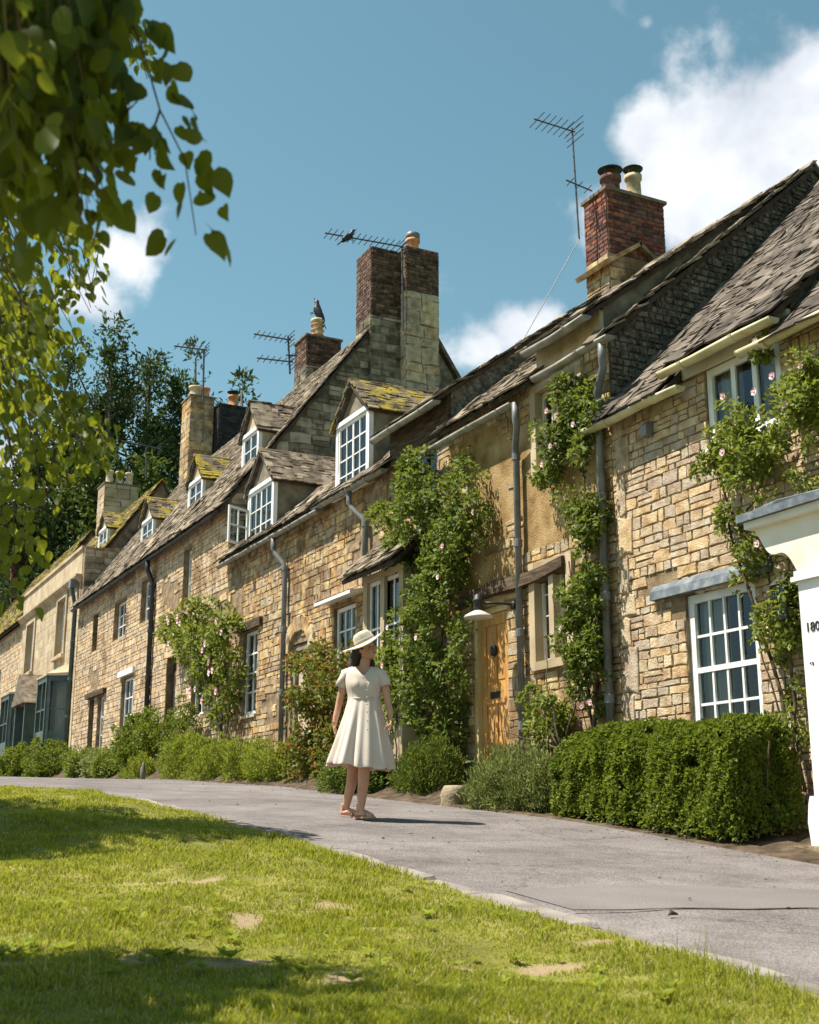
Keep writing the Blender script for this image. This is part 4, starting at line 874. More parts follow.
gutter(Hh.root, 23.8, 37.3, 6.33, 'black_iron', r=.055); downpipe(Hh.root, 29.0, 6.3, 1.8, 'black_iron', r=.06, yo=.1)
for i, (a, b, c, d) in enumerate(hH):
    if i == 5 or i == 8: 
        MB().box(8.16, 8.22, a + .01, b - .01, c, d - .01).build('door', 'door_dark', Hh.root); continue
    window(Hh.root, a + .01, b - .01, c + .01, d - .01, 8.13 if i < 4 else 8.1, 2 if i not in (2, 4) else 3, 3, 'white_paint' if i not in (3,) else 'oak', .06, .03, sill='ashlar', panes=i in (1, 2, 4))
MB().box(7.92, 8.05, 30.45, 31.9, 3.76, 3.90).build('lintel', 'white_paint', Hh.root); MB().box(7.9, 8.05, 33.3, 35.4, 3.52, 3.66).build('lintel', 'oak', Hh.root)
for k, (yc, w, zs, ze, r_) in enumerate([(24.5, 1.05, 7.3, 8.3, .68), (28.35, 1.15, 7.3, 8.18, .64), (32.6, 1.2, 7.28, 8.14, .62)]):
    dormer(Hh, yc, w, 8.68, zs, ze, r_, 'tile' if k == 0 else 'tile_moss', 'render_pale', 2, 3)

# I: smooth-faced taller house with parapet and teal bays
hI = [(39.0, 40.2, 5.35, 7.05), (44.0, 45.3, 5.35, 7.0)]
I_ = House('tall smooth-faced stone house with a parapet and teal green bay windows', 37.2, 46.6, 7.75, 55, 10.3, 1.9, hI, 'ashlar', 'ashlar', 'tile_moss', 'stone_grey', cat='house', eave_x=8.3, wall_top=7.3, stones=False, far_gable=True, panel_x=7.99)
P = Pieces('ashlar_block', I_.wall, 'ashlar')
rubble(P, (7.99, 37.2, 1.9), (0, 1, 0), (-1, 0, 0), 9.4, 1.9, 7.25, [(h[0] - 37.2, h[1] - 37.2, h[2], h[3]) for h in hI] + [(.3, 2.7, 1.8, 4.6), (7.0, 9.2, 1.8, 4.6)], .28, .34, .5, .9, .006, kinds=BRICKS, gap=.006); P.finish()
mb = MB(); mb.prism([(7.98, 7.2), (7.86, 7.3), (7.8, 7.36), (7.8, 7.42), (7.98, 7.42)], 'y', 37.1, 46.7); mb.build('cornice', 'ashlar', I_.root)
MB().box(7.985, 8.25, 37.2, 46.6, 7.42, 8.2).build('parapet', 'ashlar', I_.root); MB().box(7.93, 8.31, 37.12, 46.68, 8.2, 8.3).build('coping', 'ashlar', I_.root)
# the side wall that rises over the cottage roof
PS = MB(); PS.prism([(8.0, 5.2), (13, 5.2), (13, 7.6), (10.2, 9.9), (9.3, 8.3), (8.0, 8.2)], 'y', 36.95, 37.19); sw = PS.build('side_wall', 'mortar', I_.root)
P = Pieces('stone', sw, 'stone_grey'); rubble(P, (8.0, 36.95, 6.2), (1, 0, 0), (0, -1, 0), 3.6, 6.2, 9.6, (), .14, .26, .22, .6, .02, inside=lambda c: c.z < 8.12 + max(0, c.x - 9.3) * 1.7); P.finish()
for (a, b, c, d) in hI:
    mb = MB(); mb.box(7.93, 7.985, a - .16, a - .005, c - .1, d + .16); mb.box(7.93, 7.985, b + .005, b + .16, c - .1, d + .16); mb.box(7.925, 7.985, a - .004, b + .004, d + .005, d + .16); mb.box(7.86, 7.985, a - .2, b + .2, c - .2, c - .105); mb.build('window_surround', 'ashlar', I_.root)
    window(I_.root, a + .01, b - .01, c, d, 8.13, 2, 4, 'white_paint', .06, .03, panes=False)
downpipe(I_.root, 37.55, 7.15, 2.0, 'teal', r=.06, X0=7.82); MB().box(7.72, 7.92, 37.42, 37.68, 7.05, 7.3).build('rain_head', 'grey_pipe', I_.root)
def teal_bay(y0, y1, z0, z1):
    yc0, yc1, xo = y0 + .35, y1 - .35, 7.42; mb = MB(); poly = [(7.98, y0), (xo, yc0), (xo, yc1), (7.98, y1)]
    for (p, q) in zip(poly, poly[1:]):
        p, q = Vector((*p, 0)), Vector((*q, 0)); L = (q - p).length; u = (q - p) / L; n = Vector((-u.y, u.x, 0)) if (Vector((-u.y, u.x, 0))).x < 0 else Vector((u.y, -u.x, 0))
        def bar(t0, t1, a, b, th=.07):
            c = [p + u * t0, p + u * t1]; vs = [c[0], c[1], c[1] + n * th, c[0] + n * th]; mb.add([(v.x, v.y, a) for v in vs] + [(v.x, v.y, b) for v in vs], [(3, 2, 1, 0), (4, 5, 6, 7), (0, 1, 5, 4), (1, 2, 6, 5), (2, 3, 7, 6), (3, 0, 4, 7)])
        bar(0, .09, z0, z1); bar(L - .09, L, z0, z1); bar(.091, L - .091, z0, z0 + .85, .05); bar(.091, L - .091, z1 - .16, z1, .06); bar(.091, L - .091, z0 + 1.45, z0 + 1.5, .05)
        if L > 1: bar(L / 2 - .03, L / 2 + .03, z0 + .86, z1 - .17, .05)
    b = mb.build('bay_window', 'teal', I_.root)
    for (p, q) in zip(poly, poly[1:]): MB().quad((p[0] + .005, p[1], z0 + .8), (p[0] + .005, p[1], z1 - .1), (q[0] + .005, q[1], z1 - .1), (q[0] + .005, q[1], z0 + .8)).build('pane', 'glass', b)
    MB().add([(7.98, y0 - .1, z1), (xo - .1, yc0 - .06, z1), (xo - .1, yc1 + .06, z1), (7.98, y1 + .1, z1), (7.98, y0 - .1, z1 + .1), (xo - .1, yc0 - .06, z1 + .06), (xo - .1, yc1 + .06, z1 + .06), (7.98, y1 + .1, z1 + .1), (7.98, y0 + .3, z1 + .4), (7.98, y1 - .3, z1 + .4)],
             [(3, 2, 1, 0), (0, 1, 5, 4), (1, 2, 6, 5), (2, 3, 7, 6), (4, 5, 8), (5, 6, 9, 8), (6, 7, 9), (4, 8, 9, 7), (0, 4, 7, 3)]).build('bay_roof', 'ashlar', b)
teal_bay(37.7, 39.8, 2.0, 4.45); teal_bay(44.0, 46.3, 2.05, 4.5)
pr = MB().box(7.3, 7.98, 41.0, 41.12, 2.0, 3.9).build('entrance', 'teal', I_.root); MB().box(7.3, 7.98, 42.6, 42.72, 2.0, 3.9).build('side_panel', 'teal', pr)
MB().prism([(40.8, 3.9), (42.92, 3.9), (41.86, 4.9)], 'x', 7.2, 7.98).build('porch_gable', 'tile', pr); MB().box(8.0, 8.04, 41.2, 42.5, 2.0, 3.9).build('porch_door', 'door_dark', pr)
dormer(I_, 38.7, 1.2, 8.9, 8.5, 9.2, .55, 'tile_moss', 'render_pale', 2, 2, panes=False)

# J: the last house in view
J = House('last stone house at the far left end, its steep mossy roof partly behind leaves', 46.62, 60, 7.3, 56, 10.3, 1.9, [(48, 49, 2.8, 4.2), (50.5, 51.5, 4.8, 6.0)], 'stone_h', 'mortar', 'tile_moss', 'stone_grey', cat='house', sizes=(.12, .22, .25, .6), far_gable=True)
for (a, b, c, d) in ((48, 49, 2.8, 4.2), (50.5, 51.5, 4.8, 6.0)): window(J.root, a + .01, b - .01, c + .01, d - .01, 8.1, 2, 3, panes=False)

# ------------------------------------------------------------------ chimneys
cA = chimney(Eh, 10.9, 12.02, 14.5, 15.1, 7.2, 9.80, 8.72, 'brick_red', 'stone_b')
for sg in (-1, 1):     # weathered stone shoulders under the brick
    xm = 11.46; MB().add([(xm - .02 * sg, 14.40, 9.0), (xm + sg * .72, 14.40, 8.52), (xm + sg * .72, 15.2, 8.52), (xm - .02 * sg, 15.2, 9.0), (xm - .02 * sg, 14.40, 8.93), (xm + sg * .68, 14.40, 8.45), (xm + sg * .68, 15.2, 8.45), (xm - .02 * sg, 15.2, 8.93)],
              [(0, 1, 2, 3), (7, 6, 5, 4), (0, 4, 5, 1), (1, 5, 6, 2), (2, 6, 7, 3), (3, 7, 4, 0)]).build('drip_stone', 'stone_b', cA)
pot(cA, (11.22, 14.8, 9.84), .165, .40, 'brick_red', 'black_iron'); pot(cA, (11.68, 14.8, 9.84), .135, .54, 'pot_cream', 'black_iron')
cB1 = chimney(Hh, 11.1, 11.86, 23.6, 24.4, 7.5, 12.85, 11.2, 'brick_old', 'stone_grey', cap=False)
cB2 = chimney(Hh, 11.85, 12.68, 23.34, 24.2, 7.5, 12.95, 11.85, 'brick_old', 'stone', cap=False, block=(.2, .42, .3, .6))
pot(cB2, (12.25, 23.8, 12.95), .16, .42, 'pot'); MB().lathe([(.17, .42), (.17, .56), (.12, .6), (.02, .62)], (12.25, 23.8, 12.95), 12).build('cowl', 'grey_pipe', cB2, True)
cC = chimney(Hh, 11.35, 12.3, 28.0, 28.8, 9.8, 12.35, 11.55, 'brick_old', 'stone_grey'); pot(cC, (11.8, 28.4, 12.4), .16, .62, 'pot_cream')
for k in range(3): MB().lathe([(.17, 0), (.19, .02), (.17, .04)], (11.8, 28.4, 12.55 + .14 * k), 12).build('pot_ring', 'pot', cC, True)
for sg in (-1, 1):
    MB().add([(11.82, 27.9, 11.5), (11.82 + sg * .62, 27.9, 10.9), (11.82 + sg * .62, 28.9, 10.9), (11.82, 28.9, 11.5), (11.82, 27.9, 11.42), (11.82 + sg * .58, 27.9, 10.83), (11.82 + sg * .58, 28.9, 10.83), (11.82, 28.9, 11.42)], [(0, 1, 2, 3), (7, 6, 5, 4), (0, 4, 5, 1), (1, 5, 6, 2), (2, 6, 7, 3), (3, 7, 4, 0)]).build('drip_stone', 'stone_grey', cC)
cD = chimney(Hh, 10.75, 11.5, 36.0, 36.9, 9.0, 13.15, 13.15, 'brick_old', 'stone_b', block=(.2, .36, .3, .6)); pot(cD, (11.0, 36.4, 13.2), .2, .4, 'pot_cream'); pot(cD, (11.34, 36.5, 13.2), .16, .45, 'pot')
cD2 = chimney(Hh, 11.55, 12.7, 35.6, 36.3, 9.5, 12.85, 9.5, 'slate_black', None, corem='slate_black'); pot(cD2, (12.1, 35.9, 12.9), .17, .42, 'pot', 'black_iron')
cE = chimney(I_, 9.9, 11.1, 43.2, 44.2, 9.2, 12.0, 12.0, 'brick_old', 'ashlar', block=(.25, .35, .4, .7))
for k in range(3): pot(cE, (10.15 + .36 * k, 43.7, 12.06), .14, .55, 'pot_cream')
q0 = onX(27, 531, 10.3); cF = chimney(J, 9.75, 10.85, q0[1] - .4, q0[1] + .4, 9.4, q0[2], 9.4, 'brick_red', None)

# ------------------------------------------------------------------ porch at the right edge
pt = thing('porch', (7.5, 6.4, -.18), 'white painted porch with a flat lead-edged roof and a numbered pillar', 'porch')
MB().box(7.32, 8.1, 4.6, 8.0, 2.50, 2.56).build('roof_slab', 'cream_paint', pt)
MB().box(7.28, 8.09, 4.55, 8.05, 2.562, 2.63).build('lead_edge', 'lead', pt)
MB().tube([(7.36, 7.95, 2.64), (7.34, 7.6, 2.665), (7.36, 7.2, 2.65), (7.4, 6.5, 2.645)], .016, 6).build('lead_roll', 'lead', pt)
# ogee bracket boards over the pillars (profile in the facade plane)
def ogee(y_tip, y_col, ztop, zcol):
    pts = [(y_tip, ztop), (y_tip, ztop - .05)]
    for i in range(17):
        t = i / 16; yy = y_tip + (y_col - y_tip) * (.08 + .92 * t); zz = ztop - .07 - (ztop - .07 - zcol) * (t + .17 * sin(2 * pi * t)); pts.append((yy, zz))
    return pts
prof = ogee(7.95, 7.50, 2.50, 2.06)
MB().prism(prof + [(6.4, 2.06), (6.4, 2.50)], 'x', 7.40, 7.50).build('bracket_board', 'cream_paint', pt)
MB().box(7.502, 8.0, 7.3, 7.40, 2.2, 2.50).build('side_board', 'cream_paint', pt)
pl = MB(); pl.box(7.42, 7.66, 7.24, 7.52, .26, 1.97); col = pl.build('pillar', 'white_paint', pt)
MB().prism([(7.2, -.12), (7.55, -.12), (7.57, .06), (7.55, .2), (7.53, .258), (7.2, .258)], 'x', 7.38, 7.70).build('plinth', 'white_paint', col)
mb = MB(); mb.box(7.38, 7.70, 7.2, 7.56, 1.971, 2.01); mb.box(7.40, 7.68, 7.22, 7.54, 2.011, 2.059); mb.build('capital', 'white_paint', col)
pl = MB().box(7.42, 7.66, 5.0, 5.28, -.2, 2.058).build('pillar', 'white_paint', pt)
MB().box(7.25, 8.0, 4.8, 7.7, -.42, -.12).build('step', 'block', pt)
def text_on(txt, loc, size, m, parent):
    cu = bpy.data.curves.new('number', 'FONT'); cu.body = txt; cu.size = size; cu.extrude = .003; cu.align_x = 'LEFT'
    to = bpy.data.objects.new('tmp_text', cu); COL.objects.link(to); dg = bpy.context.evaluated_depsgraph_get(); me = bpy.data.meshes.new_from_object(to.evaluated_get(dg)); bpy.data.objects.remove(to)
    me.name = 'number'; me.materials.clear(); me.materials.append(M[m]); o = bpy.data.objects.new('number', me); link(o, parent); b = base_of(parent)
    o.matrix_basis = Matrix.Translation(Vector(loc) - b) @ Matrix(((0, 0, -1, 0), (-1, 0, 0, 0), (0, 1, 0, 0), (0, 0, 0, 1))); return o
text_on('180', (7.416, 7.47, 1.55), .105, 'letter', col)
text_on('.,', (7.416, 7.46, 1.29), .12, 'letter', col)
# lantern on the wall between window and porch
ln = thing('wall_lantern', (7.9, 8.1, 1.8), 'black iron wall lantern half hidden by rose stems beside the porch', 'lantern')
MB().box(7.96, 8.0, 8.05, 8.15, 1.85, 2.1).build('back_plate', 'black_iron', ln)
mb = MB()
for (x, y) in ((7.76, 8.02), (7.76, 8.18), (7.92, 8.02), (7.92, 8.18)): mb.tube([(x, y, 1.8), (x - .0, y, 2.08)], .008, 5)
mb.box(7.75, 7.93, 8.01, 8.19, 1.77, 1.795); mb.add([(7.74, 8.0, 2.08), (7.94, 8.0, 2.08), (7.94, 8.2, 2.08), (7.74, 8.2, 2.08), (7.84, 8.1, 2.2)], [(3, 2, 1, 0), (0, 1, 4), (1, 2, 4), (2, 3, 4), (3, 0, 4)]); mb.build('cage', 'black_iron', ln)
MB().box(7.77, 7.91, 8.03, 8.17, 1.8, 2.07).build('glass', 'glass', ln); MB().tube([(7.97, 8.1, 2.0), (7.94, 8.1, 2.14), (7.86, 8.1, 2.19)], .01, 6).build('arm', 'black_iron', ln)
# lamp over the orange door
lp = thing('wall_lamp', (8.0, 12.82, 2.66), 'black swan-neck wall lamp with a white enamel shade beside the orange door', 'lamp')
MB().lathe([(.055, -.012), (.055, .012), (.03, .02)], (0, 0, 0), 12).build('back_plate', 'black_iron', lp, True, local=True)
bp_ = bpy.data.objects['back_plate.001'] if 'back_plate.001' in bpy.data.objects else None
if bp_: bp_.rotation_euler = (0, -pi / 2, 0); bp_.location = (-.03, 0, 0)
MB().tube([(7.98, 12.82, 2.66), (7.9, 12.84, 2.67), (7.76, 12.88, 2.675), (7.62, 12.92, 2.67)], .016, 8).build('arm', 'black_iron', lp, True)
lc = (7.55, 12.94, 2.52)
MB().lathe([(.05, .05), (.058, .08), (.058, .16), (.07, .17), (.07, .185), (.055, .2), (.05, .235), (.02, .26)], lc, 14).build('lamp_holder', 'black_iron', lp, True)
MB().lathe([(.175, -.035), (.178, -.03), (.16, -.005), (.10, .03), (.055, .052), (.05, .045), (.10, .02), (.15, -.012)], lc, 22).build('lamp_shade', 'lamp_white', lp, True)
MB().ellipsoid((lc[0], lc[1], lc[2] - .005), (.028, .028, .04)).build('bulb', 'lamp_white', lp, True)
# block of stone at the path edge
sb = thing('stone_block', (6.98, 12.6, .22), 'rough squat block of stone on the path edge beside the green mound', 'stone')
mb = MB(); rr = random.Random(4); vs = []
for zi, (k, z) in enumerate(((.95, -.06), (1.05, .03), (1.0, .12), (1.04, .15), (.97, .25), (.8, .29))):
    vs += [(7.02 + .145 * k * cos(t) * rr.uniform(.92, 1.08), 12.62 + .16 * k * sin(t) * rr.uniform(.92, 1.08), .24 + z * .85) for t in np.linspace(0, 2 * pi, 12, endpoint=False)]
mb.add(vs, [(i * 12 + k, i * 12 + (k + 1) % 12, (i + 1) * 12 + (k + 1) % 12, (i + 1) * 12 + k) for i in range(5) for k in range(12)] + [tuple(range(60, 72))]); mb.build('block', 'block', sb, True)
tag(MB().tube([(4.1, 5.2, g(5.2) + .012), (4.13, 5.215, g(5.2) + .022), (4.16, 5.2, g(5.2) + .014)], [.004, .013, .004], 7).build('fallen_leaf', 'stem'), 'small brown curled leaf lying on the grey path', 'leaf')
pgl = thing('post', (6.75, 24.3, float(g(24.3))), 'small grey bottle standing at the path edge before the green mounds', 'post')
bx_ = onX(143, 772, 6.8); MB().lathe([(.05, 0), (.055, .01), (.055, .22), (.02, .28), (.02, .33)], (6.8, bx_[1], float(g(bx_[1]))), 10).build('body', 'kerb', pgl, True)  # narrow-topped turned shape, stands for a small greyish post

# ------------------------------------------------------------------ aerials and crows
def aerial(label, px_m, Y, boom, elements, rad=.018, second=None, stay=None):
    """px_m: mast foot and head in the picture at depth Y; boom: its two ends"""
    a, b = Vector(onY(*px_m[0], Y)), Vector(onY(*px_m[1], Y)); t = thing('tv_aerial', a, label, 'aerial')
    MB().tube([a, b], rad, 6).build('mast', 'aerial', t)
    for (p, q, n, el) in [(boom[0], boom[1], elements, .22)] + (second or []):
        p, q = Vector(onY(*p, Y)), Vector(onY(*q, Y)); bo = MB().tube([p, q], rad * .8, 6).build('boom', 'aerial', t); d = (q - p).normalized(); s = d.cross(Vector((0, 0, 1))).normalized()
        for k in range(n):
            c = p.lerp(q, (k + .5) / n); MB().tube([c - s * el - Vector((0, 0, .02)), c + s * el + Vector((0, 0, .02))], rad * .45, 5).build('element', 'aerial', bo)
        if el > .15:
            for dz in (-.16, -.05, .06, .17): MB().tube([q - s * .24 + Vector((0, 0, dz)), q + s * .24 + Vector((0, 0, dz))], rad * .45, 5).build('reflector', 'aerial', bo)
    if stay: MB().tube([onY(*stay[0], Y), onY(*stay[1], Y)], .007, 5).build('cable', 'black_iron', t)
    return t
aerial('tall tilted aerial on a mast beside the red brick chimney', ((579, 238), (572, 128)), 14.9, ((534, 119), (575, 132)), 7, .016, second=[((566, 180), (592, 191), 3, .1)], stay=((580, 238), (522, 342)))
aerial('long horizontal aerial across the top of the big double chimney, a crow on it', ((403, 330), (402, 246)), 23.2, ((325, 233), (404, 247)), 14, .022)
aerial('double-armed aerial beside the chimney where a crow sits', ((290, 374), (288, 336)), 27.5, ((254, 334), (291, 340)), 7, .025, second=[((257, 358), (293, 362), 6, .2), ((286, 355), (297, 356), 1, .12)])
aerial('thin aerial on a tall mast by the tan chimney and dark slate stack', ((203, 402), (204, 350)), 35.5, ((174, 346), (207, 350)), 6, .03)
aerial('grey aerial mast behind the pale chimney before the dark trees', ((146, 480), (146, 445)), 42.5, ((122, 441), (160, 449)), 5, .03)
def crow(label, c, s, yaw, pitch):
    t = thing('crow', c, label, 'bird'); Rm = Matrix.Rotation(yaw, 3, 'Z') @ Matrix.Rotation(-pitch, 3, 'Y')
    def tr(mb): mb.v = [tuple(Vector(c) + Rm @ (Vector(v) * s)) for v in mb.v]; return mb
    ringz = [(-.17, .02, .0), (-.12, .05, .0), (-.02, .075, .005), (.07, .07, .02), (.12, .048, .045), (.155, .045, .065), (.19, .036, .07), (.215, .014, .062)]
    mb = MB(); vs = []
    for (x, r, z) in ringz: vs += [(x, r * .85 * cos(k * pi / 5), z + r * sin(k * pi / 5)) for k in range(10)]
    mb.add(vs, [(i * 10 + k, i * 10 + (k + 1) % 10, (i + 1) * 10 + (k + 1) % 10, (i + 1) * 10 + k) for i in range(7) for k in range(10)] + [tuple(range(10))[::-1], tuple(range(70, 80))]); tr(mb).build('body', 'feather', t, True)
    tr(MB().add([(-.14, -.025, .015), (-.14, .025, .015), (-.34, .04, -.01), (-.34, -.04, -.01), (-.14, -.02, .0), (-.14, .02, .0), (-.34, .035, -.022), (-.34, -.035, -.022)], [(0, 1, 2, 3), (7, 6, 5, 4), (0, 4, 5, 1), (1, 5, 6, 2), (2, 6, 7, 3), (3, 7, 4, 0)])).build('tail', 'feather', t)
    for sg in (-1, 1):
        tr(MB().ellipsoid((-.05, sg * .058, .012), (.16, .018, .055), 10, 6)).build('wing', 'feather', t, True); tr(MB().tube([(.02, sg * .03, -.05), (.03, sg * .03, -.13)], .009, 5)).build('leg', 'feather', t)
    tr(MB().tube([(.205, 0, .066), (.235, 0, .062), (.268, 0, .05)], [.016, .012, .002], 6)).build('beak', 'feather', t)
    return t
crow('black crow perched on the long aerial above the double chimney', onY(349, 237, 23.2), 1.0, radians(-12), radians(38))
crow('black crow sitting upright on the clay chimney pot', tuple(Vector((11.8, 28.4, 13.25))), 1.55, radians(150), radians(62))

# ------------------------------------------------------------------ trees behind the terrace
def far_tree(label, px, py, Y, zb, wid, n, m, seed, cone=True, leaf=.42):
    top = onY(px, py, Y); x, z1 = top[0], top[2]; rng = np.random.default_rng(seed); t = thing('evergreen_tree' if cone else 'broadleaf_tree', (x, Y, zb), label, 'tree', 'trees behind the terrace')
    H = z1 - zb; MB().tube([(x, Y, zb), (x + .2, Y, zb + H * .5), (x, Y, z1 - .4)], [.5, .3, .05], 8).build('trunk', 'bark', t, True)
    nc = 150 if cone else 70; C = []; leaders = [(0, 0, 1.0), (wid * .55, .3, .93), (-wid * .5, -.4, .96), (wid * .2, .8, .86), (-wid * .9, .2, .84)]
    for i in range(nc):
        h = rng.uniform(.10, 1) if cone else rng.uniform(.25, 1)
        rmax = wid * ((1 - h) ** .6 + .05) if cone else wid * sqrt(max(.05, 1 - ((h - .58) / .45) ** 2))
        a = rng.uniform(0, 2 * pi); r = rmax * rng.uniform(.3, 1)
        if cone:
            lx, ly, lh = leaders[i % len(leaders)]; r = min(r, wid * .8 * ((1 - h) ** .8 + .03) * rng.uniform(.2, 1)); C.append((x + lx * h ** .5 + r * cos(a), Y + ly * h ** .5 + r * sin(a), zb + h * H * lh - .1 * r, rng.uniform(.45, .85) * (1.3 - .75 * h), 0, rng.uniform(.7, 1.5)))
            if i % 3 == 0: MB().tube([(x, Y, zb + h * H * .8), (C[-1][0], C[-1][1], C[-1][2])], [.09, .02], 5).build('limb', 'bark', t)
            continue
        C.append((x + r * cos(a), Y + r * sin(a), zb + h * H - (.1 * r if cone else 0), rng.uniform(.5, .95) * (1.25 - .5 * h), 0, rng.uniform(.7, 1.4)))
        if i % 3 == 0: MB().tube([(x, Y, zb + h * H - .3), (C[-1][0], C[-1][1], C[-1][2])], [.09, .02], 5).build('limb', 'bark', t)
    C = np.array(C); C[:, 4] = C[:, 3]; C[:, 3:5] *= wid / 3.4
    P, O = blob_pts(C, n, rng, .75, .3, 2.2, seed, -.35, 1.6, .7, 60)
    D = O * .5 + rng.normal(size=P.shape) * .8; D[:, 2] += .45 if cone else -.1
    leaves('crown', P, D, O + rng.normal(size=P.shape) * .7, leaf * rng.uniform(.5, 1.25, len(P)), m, t, .4, 'stuff', seed)
for k, (lab, px, py, Y, w, n, m, cone, leaf) in enumerate([
        ('tall dark evergreen with a ragged top behind the pale chimney', 112, 338, 58, 3.6, 28000, 'conifer', True, .34), ('dark evergreen between the pale chimney and the tan chimney', 150, 350, 62, 3.6, 28000, 'conifer', True, .34),
        ('narrow dark evergreen right behind the tan chimney', 196, 352, 64, 2.6, 14000, 'conifer', True, .34), ('low dark evergreen behind the black slate chimney stack', 242, 384, 66, 3.6, 15000, 'conifer', True, .42),
        ('leaning dark evergreen at the left of the dark group', 72, 372, 60, 3.6, 28000, 'conifer', True, .34), ('broad green tree low behind the parapet house', 120, 470, 56, 4.2, 14000, 'far_tree', False, .36),
        ('broad green tree behind the yellow mossy roof at the left', 55, 470, 72, 5.2, 15000, 'far_tree', False, .42), ('green tree at the far left end behind the lime leaves', 2, 500, 74, 6.0, 15000, 'far_tree', False, .42), ('green tree between the mossy roof and the pale chimney', 165, 455, 70, 4.5, 12000, 'conifer', False, .4)]):
    far_tree(lab, px, py, Y, 1.5, w, n, m, 60 + k, cone, leaf)

# ------------------------------------------------------------------ hedge, shrubs and climbers
rr = random.Random(21)
def hedge():
    t = thing('hedge', (7.4, 9.3, .0), 'clipped green hedge below the white sash window', 'hedge'); rng = np.random.default_rng(8); y0, y1, x0, x1 = 7.95, 10.62, 6.98, 7.72; n = 90000
    top = lambda y: .90 + .04 * np.sin(y * 2.7) - .06 * sst((y - 10.0) / .6)
    f = rng.uniform(0, 1, n); Y = rng.uniform(y0, y1, n); X = rng.uniform(x0, x1, n); zt = top(Y); zb = bed_z(X, Y); Z = zb + (zt - zb) * rng.uniform(0, 1, n) ** .85
    O = np.zeros((n, 3)); d = rng.exponential(.045, n)
    a = f < .40; b = (f >= .40) & (f < .70); c = (f >= .70) & (f < .88); e = f >= .88
    X[a] = x0 + d[a]; O[a, 0] = -1; Z[b] = zt[b] - d[b]; O[b, 2] = 1; Y[c] = y0 + d[c]; O[c, 1] = -1; Y[e] = y1 - d[e]; O[e, 1] = 1
    P = np.stack([X, Y, Z], 1); lum = fnoise(P, 3.2, 13) * .05 + fnoise(P, 9, 3) * .055 + fnoise(P, 24, 5) * .03
    # rounded shoulders
    k = np.minimum(1, np.maximum(0, (P[:, 2] - (zt - .3)) / .3)); P[:, 0] += k ** 2 * .16 * (P[:, 0] < (x0 + x1) / 2) ; P[:, 1] += k ** 2 * (.2 * (P[:, 1] < y0 + .3) - .2 * (P[:, 1] > y1 - .3))
    P += O * lum[:, None]; keep = fnoise(P, 13, 9) > -.8; P, O = P[keep], O[keep]
    low = P[:, 2] < g(P[:, 1]) + .22; thin = rng.uniform(0, 1, len(P)) < .45; P, O = P[~(low & thin)], O[~(low & thin)]
    D = O * .8 + rng.normal(size=P.shape) * .7; D[:, 2] += .25
    leaves('foliage', P, D, O + rng.normal(size=P.shape) * .6, rng.uniform(.022, .058, len(P)), 'hedge', t, .6, 'stuff', 8)
    m = 26000; P = np.stack([rng.uniform(x0 + .12, x1, m), rng.uniform(y0 + .12, y1 - .1, m), rng.uniform(0, .72, m)], 1); P[:, 2] = np.maximum(P[:, 2], g(P[:, 1]) + .15)
    leaves('inner_foliage', P, rng.normal(size=P.shape), rng.normal(size=P.shape), rng.uniform(.03, .055, m), 'hedge', t, .6, 'stuff', 9)
    for k in range(26):
        y = rr.uniform(y0 + .1, y1 - .1); pts, rad = wiggle((7.3 + rr.uniform(-.1, .2), y, float(g(y)) - .05), (7.3 + rr.uniform(-.25, .25), y + rr.uniform(-.2, .2), .7), 4, .04, rr, .016, .005); MB().tube(pts, rad, 5).build('stem', 'stem', t, True)
hedge()
def z_bed(x, y): return float(bed_z(np.array(x), np.array(y)))
def mound(label, x, y, rx, ry, rz, n, size, m, seed, cat='shrub', ratio=.35, up=.6, name='shrub', shell=.5, lump=.16, extra=(), gap=None):
    z = z_bed(x, y); E_ = [(x, y, z + rz * .35, rx, ry, rz * .75)] + [(x + a, y + b, z + c + r * .3, r, r, r * .8) for a, b, c, r in extra]
    st = []
    for k in range(5): a = rr.uniform(0, 6.28); st.append(wiggle((x, y, z - .03), (x + .5 * rx * cos(a), y + .5 * ry * sin(a), z + rz * .6), 3, .03, rr, .012, .004))
    return bush(name, label, cat, E_, n, size, m, None, shell, lump, 4.5, seed, gap, 8., up, ratio, st, base=(x, y, z))
mound('feathery green lavender mound between the stone block and the hedge', 7.25, 11.55, .36, .78, .52, 26000, .055, 'lavender', 31, ratio=.2, up=1.0, name='lavender', extra=((-.05, .4, .0, .34), (.05, -.45, 0, .32)))
mound('low dark green shrub on the bed left of the stone block', 7.45, 14.0, .32, .45, .46, 10000, .06, 'climber', 32, ratio=.22, up=.9, extra=((0, .35, 0, .25),))
